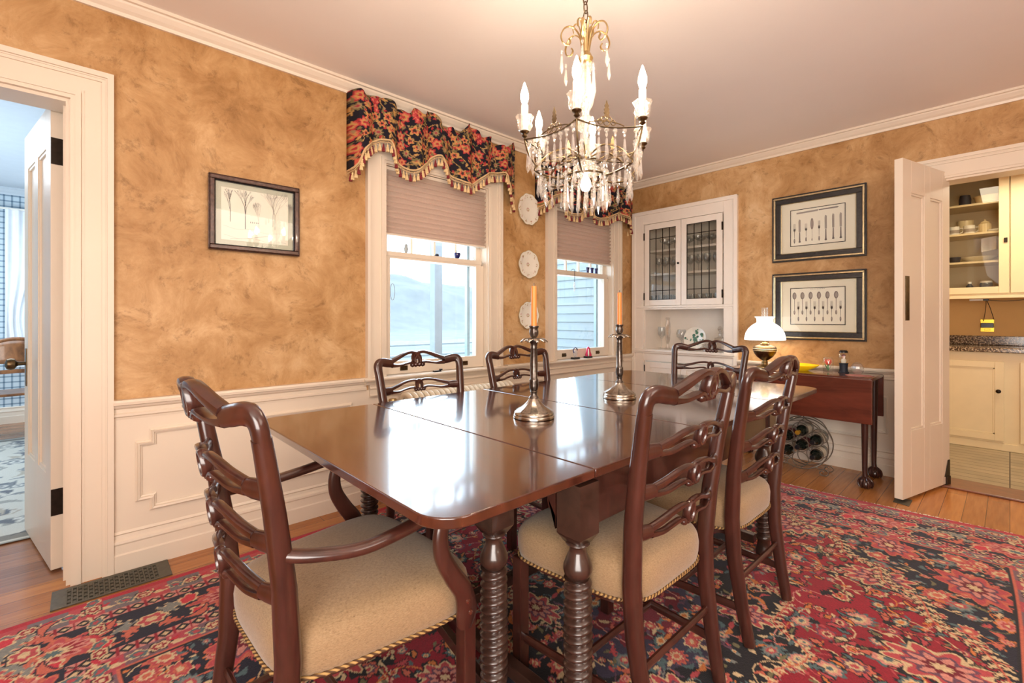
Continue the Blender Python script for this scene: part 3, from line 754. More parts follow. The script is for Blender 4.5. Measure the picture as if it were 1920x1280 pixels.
    # larger palmettes
    for x, y, r in ((1.30, .22, .10), (.95, .62, .085), (.42, .86, .10), (1.12, .92, .10), (1.36, .62, .085), (.75, .28, .06), (.28, .3, .07)):
        g = region(x, y)
        cv.flower(x, y, r, [(1.08, black), (1, coral if g == 'n' else cream), (.86, rose), (.66, plum), (.52, blush), (.34, cr_deep), (.18, cream)], pet=9, amp=.26, asp=1.45, ang=rs.uniform(0, 3))
    # white serrated leaves along the spandrel and medallion edges
    edge = [(k/120) for k in range(121)]
    lastp = None
    for k in range(1, 1200):
        t = k/1200*pi/2; r = (1/(cos(t)**.86 + sin(t)**.86))**(1/.86) ; r = r*(1.0 - .05*sin(t*16))
        x, y = FX - 1.02*r*cos(t), FY - .90*r*sin(t)
        if lastp is None or math.hypot(x - lastp[0], y - lastp[1]) > .042:
            if lastp:
                an = atan2(y - lastp[1], x - lastp[0])
                for sd in (-1, 1): cv.leaf(x + cos(an + sd*2.2)*.018, y + sin(an + sd*2.2)*.018, .052, .015, an + sd*2.35, cream, edge=black, teeth=3)
                cv.line([lastp, (x, y)], .006, coral)
            lastp = (x, y)
    lastp = None
    for k in range(0, 900):
        t = k/900*pi/2; r = 1.02/(1 + .09*cos(t*12)); x, y = .62*r*cos(t), .50*r*sin(t)
        if lastp is None or math.hypot(x - lastp[0], y - lastp[1]) > .03:
            if lastp:
                an = atan2(y - lastp[1], x - lastp[0]); cv.leaf(x, y, .055, .014, an + 1.2, cream, teeth=3); cv.line([lastp, (x, y)], .005, coral)
            lastp = (x, y)
    # borders ----------------------------------------------------------
    dX, dY = HX - X, HY - Y; d = np.minimum(dX, (dY)*1.0); along = np.where(dX < dY, Y, X)
    fieldd = np.minimum(FX - X, FY - Y)
    inb = (X > FX) | (Y > FY)
    bx_ = np.where(dX/(HX - FX) < dY/(HY - FY), dX/(HX - FX), dY/(HY - FY)); along = np.where(dX/(HX - FX) < dY/(HY - FY), Y, X)
    def band(f0, f1, c):
        m = inb & (bx_ >= f0) & (bx_ < f1); a[m] = c; return m
    band(0, .07, srgb(186,32,52)); m = band(.07, .25, grey*1 if False else srgb(120,108,112)); 
    a[m & (np.sin(along*2*pi/.21) > .1)] = rose
    gm = band(.25, .255, black); gm = band(.255, .34, blush); tri = (np.abs(((along/.052) % 1) - .5)*2); ctr = np.abs(bx_ - .2975)/.0425
    a[gm & (tri + ctr < 1.0)] = black; a[gm & (tri + ctr < .45)] = cream; a[gm & (tri > .82)] = cr_red
    band(.34, .35, black); band(.35, .74, navy)
    gm = band(.74, .83, blush); ctr = np.abs(bx_ - .785)/.045; a[gm & (tri + ctr < 1.0)] = black; a[gm & (tri + ctr < .45)] = cream; a[gm & (tri > .82)] = cr_red
    m = band(.83, .97, srgb(124,92,102)); a[m & (np.sin(along*2*pi/.21 + 1) > .2)] = srgb(182,70,82)
    band(.97, .985, coral); band(.985, 1.0, black)
    def bpos(s_, f, side):   # side 0: along x (top border), 1: along y
        if side == 0: return s_, HY - f*(HY - FY)
        return HX - f*(HX - FX), s_
    for side, Lm_ in ((0, HX), (1, HY)):
        s_ = 0.0; k = 0
        while s_ < Lm_ - .1:
            x, y = bpos(s_, .545, side); rot = 0 if side == 0 else pi/2
            if k % 2 == 0:
                cv.flower(x, y, .082, [(1.1, navy), (1, coral), (.84, rose), (.66, blush), (.5, cr_red), (.34, cream), (.18, teal)], pet=11, amp=.26, asp=1.75, ang=rot)
            else:
                for sd in (-1, 1):
                    x1, y1 = bpos(s_ + sd*.07, .50, side); cv.leaf(x1, y1, .16, .05, rot + sd*.7, grey, edge=cream, curve=.25*sd, teeth=5)
                    x1, y1 = bpos(s_ + sd*.05, .62, side); cv.leaf(x1, y1, .12, .035, rot - sd*.8, coral, curve=-.3*sd, teeth=5)
                cv.flower(x, y, .045, [(1, navy), (.9, cream), (.7, rose), (.35, cream)], pet=6, asp=1.2, ang=rot)
            for sd in (-1, 1):
                x1, y1 = bpos(s_ + sd*.125, .44 if k % 2 else .66, side); cv.flower(x1, y1, .03, [(1, cream), (.8, srgb(210,50,66))], pet=5, asp=1.4, ang=rot + sd)
                x1, y1 = bpos(s_ + sd*.135, .66 if k % 2 else .44, side); cv.leaf(x1, y1, .10, .026, rot + sd*.5, coral, edge=navy, curve=.3)
            s_ += .27; k += 1
        s_ = .03; k = 0
        while s_ < Lm_ - .02:
            for f in (.16, .90):
                x, y = bpos(s_, f, side); rot = 0 if side == 0 else pi/2
                if k % 3 == 0: cv.flower(x, y, .027, [(1, black), (.85, cream), (.6, cr_red), (.3, cream)], pet=6, asp=1.3, ang=rot)
                elif k % 3 == 1: cv.flower(x, y, .022, [(1, cream), (.8, teal), (.4, rose)], pet=5, asp=1.5, ang=rot + .5)
                else: cv.leaf(x, y, .07, .022, rot + .6, cream, curve=.4); cv.leaf(x + .01, y + .01, .05, .016, rot - .6, srgb(196,40,60))
            s_ += .055; k += 1
    q = a
    full = np.concatenate([q[:0:-1], q], 0); full = np.concatenate([full[:, :0:-1], full], 1)
    rn = np.random.RandomState(2)
    # abrash: slow tone change and worn speckle
    nx, ny = full.shape[:2]
    sp_ = rn.rand(nx, ny).astype(np.float32); full = full*(0.74 + .24*sp_[..., None])
    gx = np.linspace(-HX, HX, nx); gy = np.linspace(-HY, HY, ny); GX, GY = np.meshgrid(gx, gy, indexing='ij')
    HYs = 1.0
    P = np.stack([GX + .008*np.sin(GY*4.1) + .004*np.sin(GY*11), GY + .010*np.sin(GX*3.3 + 1), np.full_like(GX, .010) + .0012*np.sin(GX*9)*np.sin(GY*7)], -1)
    e = (np.abs(GX) > HX - .003) | (np.abs(GY) > HY - .003); P[..., 2][e] = .001
    t = thing('oriental_rug', 'large crimson and navy oriental rug with floral borders under the dining table', 'rug', (1.60, .985, 0), radians(2.4))
    o = grid_mesh('pile', P, M['rug'], t); paint(o, full)
    mb = MB(); r2 = random.Random(5)
    for sx in (-1, 1):
        for k in range(420):
            y = lerp(-HY + .01, HY - .01, k/419) ; L = r2.uniform(.006, .022); dy = r2.uniform(-.006, .006)
            xx = HX + .008*sin(sx*y*4.1 if False else y*4.1)*sx
            mb.box(sx*HX + .008*sin(y*4.1), sx*(HX + L) + .008*sin(y*4.1), y - .0035 + dy, y + .0035, .0015, .006)
    mb.build('fringe', M['label_cream'], t, smooth=False)
make_rug()
def make_grey_rug():
    cv = Canvas(2.4, 3.0, .012, srgb(196,194,184)); rs = random.Random(11)
    for k in range(330):
        x, y = rs.uniform(0, 2.4), rs.uniform(0, 3.0); c = rs.choice([srgb(120,126,130), srgb(150,150,144), srgb(98,104,112), srgb(168,160,146)])
        if rs.random() < .5: cv.flower(x, y, rs.uniform(.03, .08), [(1, c), (.6, srgb(206,204,196)), (.3, c)], pet=6)
        else: cv.leaf(x, y, rs.uniform(.1, .25), .05, rs.uniform(0, 3), c, curve=.3)
    X, Y = np.meshgrid(np.arange(cv.nx)*.012, np.arange(cv.ny)*.012, indexing='ij'); d = np.minimum(np.minimum(X, 2.4 - X), np.minimum(Y, 3.0 - Y))
    cv.a[(d < .13) & (d > .04)] *= .35; cv.a[d < .015] *= .5
    P = np.stack([X - 1.2, Y - 1.5, np.full_like(X, .008)], -1)
    o = grid_mesh('floral_area_rug', P, M['rug'], None); paint(o, cv.a.astype(np.float32)); o.location = (-1.15, 4.98, 0)
    tag(o, 'pale grey floral area rug on the next room floor', 'rug')
make_grey_rug()

# ------------------------------------------------------------------ dining table
def rounded_rect(x0, x1, y0, y1, r00, r10, r11, r01, n=8):
    out = []
    for (cx, cy, r, a0) in ((x0 + r00, y0 + r00, r00, pi), (x1 - r10, y0 + r10, r10, 1.5*pi), (x1 - r11, y1 - r11, r11, 0), (x0 + r01, y1 - r01, r01, .5*pi)):
        if r < 1e-4: out.append((cx, cy)); continue
        for k in range(n + 1): a_ = a0 + pi/2*k/n; out.append((cx + r*cos(a_), cy + r*sin(a_)))
    return out
def turned_leg(x, y, parent, h=.725, name='leg'):
    mb = MB(); mb.box(x - .04, x + .04, y - .04, y + .04, .575, h)
    mb.add([(x + sx*.04, y + sy*.04, .575) for sx, sy in ((-1,-1),(1,-1),(1,1),(-1,1))] + [(x + sx*.026, y + sy*.026, .552) for sx, sy in ((-1,-1),(1,-1),(1,1),(-1,1))],
           [(0,1,5,4),(1,2,6,5),(2,3,7,6),(3,0,4,7),(7,6,5,4)])
    prof = [(.024,.556),(.031,.553),(.033,.548),(.027,.543),(.022,.538),(.024,.525),(.031,.510),(.0385,.492),(.040,.480),(.037,.468),(.029,.460),(.028,.457)]
    n = 150
    for k in range(n): z = .457 - k*(.457 - .118)/(n-1); prof.append((.036, z))
    prof += [(.028,.114),(.034,.106),(.034,.096),(.026,.088),(.030,.06),(.037,.04),(.036,.025),(.024,.016),(.022,.0128)]
    def rfn(th, i, r):
        if 12 <= i < 12 + n:
            z = prof[i][1]; p = ((z - .023*th/(2*pi))/.023) % 1
            env = 1 + .06*sin(pi*(z - .118)/.339)
            return .026*env + .012*(1 - abs(2*p - .8)**1.6 if p < .9 else .2)*env
        return r
    mb.lathe(prof[::-1], (x, y, 0), 32, rfn=lambda th, i, r: rfn(th, len(prof)-1-i, r))
    return mb.build(name, M['leg'], parent, angle=60, bevel=0)
t = thing('dining_table', 'long polished mahogany drop-leaf dining table with spiral turned legs', 'table', (0,0,0))
X0, X1, Y0, Y1 = .502, 3.15, .750, 2.045
g = .0018
for (a, b, r) in ((X0, 1.0, (.085, 0, 0, .085)), (1.0, 1.672, (0,0,0,0)), (1.672, 2.482, (0,0,0,0)), (2.482, X1, (0, .085, .085, 0))):
    mb = MB().prism(rounded_rect(a + g, b - g, Y0, Y1, *r), 'z', .726, .750)
    mb.build('table_leaf', M['mahog_top'], t, smooth=True, angle=30, bevel=.0035, seg=3)
MB().box(.93, 2.482, Y0 + .03, Y1 - .03, .716, .7255).build('top_rail', M['mahog'], t, smooth=False)
ay0, ay1 = .775, 2.02
MB().box(1.006, 2.36, ay0, ay0 + .022, .585, .716).build('apron', M['mahog'], t, smooth=False, bevel=.002)
MB().box(1.006, 2.36, ay1 - .022, ay1, .585, .716).build('apron', M['mahog'], t, smooth=False, bevel=.002)
ply = [(.845, .575), (.845, .61), (.872, .63), (.875, .655), (.905, .675), (1.0, .69), (1.8, .69), (1.93, .675), (1.96, .655), (1.96, .716), (.845, .716)]
MB().prism(ply, 'x', .945, .985).build('end_rail', M['mahog'], t, smooth=False, bevel=.002)
MB().prism(ply, 'x', 2.38, 2.42).build('end_rail', M['mahog'], t, smooth=False, bevel=.002)
for (x, y) in ((.977, .792), (.966, 2.005), (2.40, .805), (2.40, 2.0)): turned_leg(x, y, t, .716)
# swing-out gates that carry the end leaves
for gx, gy, px_, py_ in ((.845, .985, .925, 1.45), (2.62, 1.82, 2.44, 1.36)):
    gt = turned_leg(gx, gy, t, .7255, 'gate_leg')
    for z0, z1 in ((.655, .71), (.075, .11)):
        v = Vector((px_ - gx, py_ - gy, 0)); L = v.length; v.normalize(); q = Vector((-v.y, v.x, 0))*.012
        A = Vector((gx, gy, 0)) + v*.03; B = Vector((px_, py_, 0))
        mb = MB(); mb.add([A + q + Vector((0,0,z0)), A - q + Vector((0,0,z0)), B - q + Vector((0,0,z0)), B + q + Vector((0,0,z0)), A + q + Vector((0,0,z1)), A - q + Vector((0,0,z1)), B - q + Vector((0,0,z1)), B + q + Vector((0,0,z1))],
            [(0,3,2,1),(4,5,6,7),(0,1,5,4),(1,2,6,5),(2,3,7,6),(3,0,4,7)]); mb.build('gate_rail', M['leg'], t, smooth=False, bevel=.002)
MB().box(.948, .984, .830, 1.965, .06, .10).build('stretcher', M['leg'], t, smooth=False, bevel=.003)
MB().box(2.382, 2.418, .845, 1.96, .06, .10).build('stretcher', M['leg'], t, smooth=False, bevel=.003)
MB().box(.984, 2.382, 1.385, 1.42, .06, .10).build('stretcher', M['leg'], t, smooth=False, bevel=.003)

# ------------------------------------------------------------------ dining chairs
def post_x(z):   # rake of the back posts (local x), seat faces +x
    return interp([(0, -.055), (.12, -.032), (.30, -.006), (.44, 0), (.60, -.012), (.75, -.033), (.86, -.052), (1.02, -.082)], z)
def post_y(z): return interp([(0, .196), (.44, .212), (.93, .250), (1.02, .252)], z)
BOW = .038
def bk(u, z, hw=None):
    """a point on the bowed back: u -1..1 across, z height"""
    hw = hw or post_y(z); return Vector((post_x(z) - BOW*(1 - u*u), u*hw, z))
def ladder(zc, rise, crest=False):
    """one pierced ribbon splat; two mirrored halves"""
    mb = MB()
    th = .0100 if not crest else .0155
    def run(uv, rad, n=10):
        pts = spline([(u, z, 0) for u, z in uv], 7)
        P3 = [bk(p.x, p.y) for p in pts]
        N_ = len(P3)
        mb.sweep(P3, lambda i, t: (rad(t), th), n, nrm=(1, 0, 0), rect=True)
    for sg in (-1, 1):
        u = lambda v: v*sg
        if crest:
            # solid ear part running from the post into the two ribbons
            run([(u(1.0), zc - .050), (u(1.0), zc - .020), (u(.985), zc + .000), (u(.94), zc + .012), (u(.86), zc + .014), (u(.74), zc + .008), (u(.64), zc + .003)], lambda t: interp([(0,.019),(.25,.021),(.45,.022),(.8,.023),(1,.021)], t), 14)
            run([(u(.64), zc + .014), (u(.46), zc + .032), (u(.28), zc + .050), (u(.13), zc + .057), (u(.03), zc + .048), (u(-.05), zc + .022), (u(-.07), zc - .002)], lambda t: interp([(0,.013),(.35,.0095),(.8,.0095),(1,.008)], t))
            run([(u(.64), zc - .008), (u(.47), zc - .010), (u(.30), zc - .004), (u(.17), zc + .000), (u(.10), zc - .012)], lambda t: interp([(0,.012),(.35,.0068),(1,.008)], t))
        else:
            run([(u(.99), zc), (u(.84), zc), (u(.73), zc + .001)], lambda t: interp([(0,.021),(.6,.020),(1,.017)], t))
            run([(u(.74), zc + .009), (u(.54), zc + .022), (u(.34), zc + rise*.88), (u(.16), zc + rise), (u(.05), zc + rise*.88), (u(-.04), zc + rise*.5), (u(-.06), zc - .002)], lambda t: interp([(0,.010),(.35,.0068),(.8,.0068),(1,.006)], t))
            run([(u(.74), zc - .009), (u(.54), zc - .010), (u(.34), zc - .001), (u(.18), zc + .002), (u(.09), zc - .008)], lambda t: interp([(0,.009),(.35,.0052),(1,.0062)], t))
    # carved knot at the middle
    k = 1.25 if crest else 1.0
    pts = [bk(.075*k*cos(a_), zc + .016*k + .026*k*sin(a_)) + Vector((-.004, 0, 0)) for a_ in [2*pi*q/18 for q in range(18)]]
    mb.sweep(pts, (.0062*k, .0105*k), 8, nrm=(1,0,0), closed=True)
    for uu in (-.10, -.035, .035, .10):
        c = bk(uu*k, zc - .010*k); s_ = .0115*k
        mb.lathe([(0.0001, -s_), (s_*.8, -s_*.6), (s_, 0), (s_*.8, s_*.6), (.0001, s_)], tuple(c), 10)
    return mb
def seat_profile(arm):
    bw, fw, dep = (.215, .285, .475) if arm else (.212, .268, .440)
    def outline(s_, k=64):
        """closed outline, corners rounded, edges bowed a little"""
        out = []
        for i in range(k):
            a_ = 2*pi*i/k; c_, n_ = cos(a_), sin(a_); m = 1/(abs(c_)**5 + abs(n_)**5)**(1/5)
            px_, py_ = c_*m, n_*m
            x = (px_ + 1)/2; hw = lerp(bw, fw, x)
            out.append((lerp(-.016, dep, .5 + (x - .5)*s_), py_*hw*s_))
        return out
    return outline, bw, fw, dep
def make_chair(arm):
    nm = 'dining_armchair' if arm else 'dining_chair'
    t = thing(nm, None, None)
    global BOW
    BOW = .054 if arm else .038
    sc = 1.0
    hw = 'arm' if arm else ''
    for sg in (-1, 1):
        zs = [.0045, .06, .12, .2, .3, .38, .44, .52, .6, .68, .75, .82, .88, .905]
        pts = [(post_x(z), sg*post_y(z), z) for z in zs]
        mb = MB(); mb.sweep(pts, lambda i, q: (interp([(0,.0165),(.44,.0205),(.95,.0190)], zs[i]), interp([(0,.0185),(.30,.024),(.46,.0255),(.95,.0165)], zs[i])), 16, nrm=(1,0,0), rect=True)
        mb.build('back_post', M['mahog'], t, angle=50)
    ladder(.937, .05, True).build('crest_rail', M['mahog'], t, angle=50)
    for z in (.800, .690, .578): ladder(z, .041).build('ladder_slat', M['mahog'], t, angle=50)
    # seat
    outline, bw, fw, dep = seat_profile(arm)
    lv = [(.378, .955), (.386, .985), (.405, 1.0), (.435, 1.005), (.458, .992), (.474, .955), (.486, .88), (.495, .76), (.501, .55), (.5045, .28), (.505, .02)]
    mb = MB(); k = 64; vs = []
    for z, s_ in lv: vs += [(x, y, z) for x, y in outline(s_, k)]
    fs = [(i*k + j, i*k + (j+1) % k, (i+1)*k + (j+1) % k, (i+1)*k + j) for i in range(len(lv)-1) for j in range(k)]
    fs.append(tuple(range(k-1, -1, -1))); fs.append(tuple((len(lv)-1)*k + j for j in range(k)))
    mb.add(vs, fs); seat = mb.build('seat', M['fabric'], t, angle=80)
    ol = outline(.992, 96); mb = MB()
    # twisted two-strand rope
    L = len(ol)*3; pts3 = []
    for i in range(L):
        q = i/3; a0 = ol[int(q) % 96]; a1 = ol[(int(q)+1) % 96]; f = q - int(q); pts3.append((lerp(a0[0], a1[0], f), lerp(a0[1], a1[1], f), .383))
    mb.sweep(pts3, lambda i, q: .0046 + .0011*sin(i*2.1), 7, closed=True); mb.build('rope_trim', M['rope'], seat, angle=80)
    MB().prism([(x, y) for x, y in outline(.86, 40)], 'z', .350, .380).build('seat_rail', M['mahog'], t, smooth=False)
    for sg in (-1, 1):
        y = sg*(fw - .035); x = dep - .045
        mb = MB().box(x - .019, x + .019, y - .019, y + .019, 0, .379); mb.build('front_leg', M['mahog'], t, smooth=False, bevel=.003)
        yb = sg*post_y(.13)
        mb = MB().sweep([(-.03, yb, .125), (x, y, .125)], (.014, .009), 8, nrm=(0, 1, 0), rect=True); mb.build('side_stretcher', M['mahog'], t)
    ym = lerp(post_y(.13), fw - .035, .5)
    MB().sweep([(dep*.45, -ym, .125), (dep*.45, ym, .125)], (.012, .009), 8, nrm=(1,0,0), rect=True).build('cross_stretcher', M['mahog'], t)
    MB().sweep([(-.015, -post_y(.22), .215), (-.015, post_y(.22), .215)], (.012, .008), 8, nrm=(1,0,0), rect=True).build('rear_stretcher', M['mahog'], t)
    if arm:
        for sg in (-1, 1):
            pa = spline([(-.02, sg*.228, .668), (.03, sg*.258, .660), (.12, sg*.285, .652), (.22, sg*.290, .660), (.30, sg*.286, .672), (.345, sg*.290, .668)], 8)
            mb = MB().sweep(pa, lambda i, q: (interp([(0,.016),(.2,.017),(.8,.017),(1,.022)], q), interp([(0,.012),(.5,.012),(1,.014)], q)), 14, nrm=(0,0,1), rect=True)
            mb.build('arm', M['mahog'], t, angle=60)
            pp = spline([(.330, sg*.290, .665), (.318, sg*.292, .61), (.325, sg*.294, .56), (.355, sg*.295, .505), (.385, sg*.294, .46), (.398, sg*.292, .41), (.392, sg*.290, .365)], 8)
            mb = MB().sweep(pp, lambda i, q: (interp([(0,.017),(.3,.021),(.7,.026),(.88,.030),(1,.018)], q), .013), 14, nrm=(0,1,0), rect=True)
            sp_ = mb.build('arm_support', M['mahog'], t, angle=60)
            mb = MB()
            for z, x in ((.435, .392), (.405, .400)): mb.lathe([(.0001, .003), (.006, .002), (.007, 0)], (0,0,0), 10, mat=Matrix.Translation((x, sg*.3055, z)) @ Matrix.Rotation(-sg*pi/2, 4, 'X'))
            mb.build('screw_plug', M['mahog_top'], sp_)
    return t
side = make_chair(False); armc = make_chair(True)
tag(armc, 'mahogany ladder-back armchair with tan seat, nearest, at the left end of the table', 'chair', 'ladder-back dining chairs round the table')
armc.location = (.297, 1.205, .0125); armc.scale = (1, 1, 1.008); armc.rotation_euler = (0, 0, radians(2))
_c = dup(armc, (3.165, 1.445, .0125), radians(181), 'mahogany armchair at the far end of the table, before the china cabinet')
G = 'ladder-back dining chairs round the table'
tag(side, 'armless ladder-back chair seen from behind, nearest on the right side of the table', 'chair', G)
side.location = (1.262, .672, .0125); side.rotation_euler = (0, 0, radians(90))
dup(side, (1.890, .668, .0125), radians(90), 'armless ladder-back chair on the right, second along, nearer the side table', G)
_d = dup(side, (1.325, 2.075, .0125), radians(-90), 'armless ladder-back chair facing us beneath the larger left window', G); _d.scale = (1,1,.965)
_d = dup(side, (2.045, 2.075, .0125), radians(-90), 'armless ladder-back chair facing us beneath the three wall plates', G); _d.scale = (1,1,.965); _c.scale = (1,1,.985)

# ------------------------------------------------------------------ valances
def chintz(w, h, px, seed):
    cv = Canvas(w, h, px, srgb(30,27,36)); rs = random.Random(seed); pts = []
    for k in range(2600):
        x, y = rs.uniform(0, w), rs.uniform(0, h)
        if all((x-p)**2 + (y-q)**2 > .052**2 for p, q in pts): pts.append((x, y))
    gold, red, ol, ta = srgb(184,142,84), srgb(160,52,54), srgb(116,104,66), srgb(150,124,90)
    for x, y in pts:
        cv.vine(x, y, rs.uniform(0, 6.3), rs.uniform(.06,.12), rs.uniform(-25, 25), gold, .003, leaves=[ol, ta, gold, red], step=.010)
    for x, y in pts:
        k = rs.random()
        if k < .3: cv.flower(x, y, rs.uniform(.024,.034), [(1, red), (.8, srgb(196,96,80)), (.55, gold), (.3, red)], pet=6, amp=.22, rot=rs.uniform(0,6))
        elif k < .55: cv.flower(x, y, rs.uniform(.018,.028), [(1, gold), (.7, srgb(200,96,74)), (.4, srgb(60,44,40))], pet=5, amp=.28, rot=rs.uniform(0,6))
        elif k < .75: cv.flower(x, y, rs.uniform(.018,.026), [(1, ol), (.7, ta), (.35, srgb(150,60,66))], pet=8, amp=.25)
        for q in range(3): cv.leaf(x + rs.uniform(-.035,.035), y + rs.uniform(-.035,.035), rs.uniform(.02,.045), rs.uniform(.008,.014), rs.uniform(0,3.1), rs.choice([ol, ta, gold, red, ol]), curve=rs.uniform(-.4,.4))
    # vertical bouquets of red
    for k in range(5):
        x = w*(k + .5)/5
        for q in range(7): cv.flower(x + rs.uniform(-.018,.018), rs.uniform(.05, .12) , .014, [(1, srgb(176,60,62)), (.5, srgb(206,112,96))], pet=5, amp=.3)
    return cv
def valance(x0, x1, top, bot, label, seed, folds):
    t = thing('window_valance', label, 'valance', ((x0 + x1)/2, W - .06, 2.5), group='floral tasselled valances over the windows')
    ox, oz = (x0 + x1)/2, 2.5
    px = .0040; w = x1 - x0; nu = int(w/px); nv = 105
    xs = np.linspace(x0, x1, nu)
    dep = .095
    zt = np.interp(xs, [p[0] for p in top], [p[1] for p in top]); zb = np.interp(xs, [p[0] for p in bot], [p[1] for p in bot])
    # soften the kinks
    k = np.hanning(15); k /= k.sum(); pad = lambda a: np.convolve(np.pad(a, 7, mode='edge'), k, mode='valid')
    zt, zb = pad(zt) + .016, pad(zb)
    V = np.linspace(0, 1, nv)
    X = np.repeat(xs[:, None], nv, 1); Z = zt[:, None] + (zb - zt)[:, None]*V[None]
    ph = folds*2*pi*(xs - x0)/w
    amp = .012 + .016*V[None]
    Yd = dep + amp*np.sin(ph)[:, None] + .007*np.sin(ph*2.3 + 1)[:, None]*V[None] + .010*np.sin(ph*.5 + .4)[:, None]
    edge = np.minimum((xs - x0)/.03, (x1 - xs)/.03).clip(0, 1); 
    Yd = Yd*(edge[:, None]**.5) + .004
    # the heading flops forward on top
    Yd = Yd + .02*np.exp(-(V/.08)**2)[None]*np.sin(ph*1.7)[:, None]
    P = np.stack([X - ox, -(Yd - .06) , Z - oz], -1)
    o = grid_mesh('fabric', P, M['valance'], t)
    cv = chintz(w, .46, px, seed)
    ii = np.arange(nu).clip(0, cv.nx-1)
    hz = (2.56 - Z).clip(0, .455); jj = (hz/px).astype(int).clip(0, cv.ny-1)
    col = cv.a[::, ::-1][ii[:, None].repeat(nv, 1), cv.ny-1-jj]
    paint(o, col.astype(np.float32))
    sol = o.modifiers.new('s', 'SOLIDIFY'); sol.thickness = .003
    # side returns back to the wall
    for sx, xx in ((0, x0), (1, x1)):
        zt0, zb0 = (zt[0], zb[0] ) if sx == 0 else (zt[-1], zb[-1])
    rail_pts = [(x, -(Yd[i, -1] - .06) - .004, zb[i] - oz) for i, x in [(i, xs[i] - ox) for i in range(0, nu, 3)]]
    mb = MB().sweep(rail_pts, lambda i, q: .0048 + .0012*(i % 2), 6); mb.build('gimp_braid', M['fringe'], t)
    mb = MB().sweep([(p[0], p[1], p[2] - .016) for p in rail_pts], .0022, 5); mb.build('gimp_cord', M['fringe'], t)
    # net heading of the fringe between braid and tassels
    mb = MB(); 
    for i in range(len(rail_pts) - 1):
        p, q = rail_pts[i], rail_pts[i+1]
        if i % 1 == 0: mb.sweep([p, (q[0], q[1], q[2] - .026)], .0009, 4); mb.sweep([(p[0], p[1], p[2] - .026), q], .0009, 4)
    mb.build('net_fringe', M['fringe'], t)
    # tassels
    def tas(mat, s_):
        mb = MB().lathe([(.0012, 0), (.0014, -.012), (.005, -.014), (.0062, -.019), (.0045, -.024), (.0065, -.027), (.0095, -.040), (.0115, -.056), (.0112, -.060), (.0001, -.060)], n=12, rfn=lambda th, i, r: r*(1 + (.10*cos(th*12/2) if i > 4 else 0)))
        o_ = mb.build('tassel', mat, t); o_.scale = (s_, s_, s_); return o_
    protos = [tas(M['tassel_red'], .95), tas(M['tassel_gold'], .95)]
    L = 0; last = None; cnt = 0; r2 = random.Random(seed)
    for i in range(0, nu):
        p = Vector((xs[i] - ox, -(Yd[i, -1] - .06) - .004, zb[i] - oz))
        if last is not None: L += (p - last).length
        last = p
        if L > .0215 or i == 2:
            L = 0; k = 0 if cnt % 3 == 0 else 1
            if cnt < 2: o_ = protos[cnt]; 
            else: o_ = protos[k].copy(); C.objects.link(o_); o_.parent = t
            if cnt == 0: o_ = protos[0]
            o_.location = p + Vector((0, 0, -.014 - r2.uniform(0, .006))); cnt += 1
    # wooden pole pocket behind
    MB().box(x0 + .03 - ox, x1 - .03 - ox, -.012, .012, -.055, -.035).build('mounting_board', M['frame_brown'], t, smooth=False)
    for xx in (x0 + .04, x1 - .04): MB().box(xx - .008 - ox, xx + .008 - ox, -.01, .058, -.05, -.04).build('bracket', M['frame_brown'], t, smooth=False)
valance(1.185, 2.545,
    [(1.185,2.52),(1.24,2.498),(1.33,2.505),(1.40,2.53),(1.477,2.486),(1.52,2.50),(1.556,2.455),(1.586,2.519),(1.62,2.525),(1.661,2.476),(1.70,2.54),(1.75,2.545),(1.829,2.455),(1.87,2.47),(1.905,2.485),(1.966,2.452),(2.037,2.547),(2.12,2.52),(2.195,2.485),(2.264,2.511),(2.304,2.461),(2.42,2.47),(2.50,2.53),(2.545,2.555)],
    [(1.185,2.05),(1.215,2.08),(1.226,2.156),(1.307,2.243),(1.36,2.272),(1.428,2.275),(1.452,2.19),(1.52,2.14),(1.597,2.117),(1.70,2.20),(1.76,2.265),(1.81,2.27),(1.87,2.20),(1.948,2.14),(2.01,2.12),(2.074,2.119),(2.16,2.19),(2.234,2.25),(2.30,2.27),(2.386,2.273),(2.43,2.20),(2.50,2.13),(2.525,2.08)],
    'dark floral tasselled valance over the larger left window', 4, 7)
valance(2.835, 4.235,
    [(2.835,2.50),(2.90,2.51),(2.98,2.47),(3.06,2.53),(3.15,2.46),(3.25,2.53),(3.35,2.48),(3.45,2.53),(3.55,2.46),(3.65,2.52),(3.72,2.44),(3.80,2.49),(3.862,2.475),(3.92,2.45),(3.978,2.447),(4.05,2.48),(4.144,2.51),(4.235,2.51)],
    [(2.835,2.09),(2.86,2.13),(2.95,2.20),(3.061,2.246),(3.10,2.20),(3.128,2.15),(3.20,2.10),(3.267,2.09),(3.40,2.16),(3.50,2.19),(3.56,2.16),(3.616,2.11),(3.70,2.12),(3.834,2.17),(3.92,2.22),(4.0,2.225),(4.07,2.18),(4.144,2.15),(4.235,2.10)],
    'dark floral tasselled valance over the right window, behind the chandelier', 9, 7)

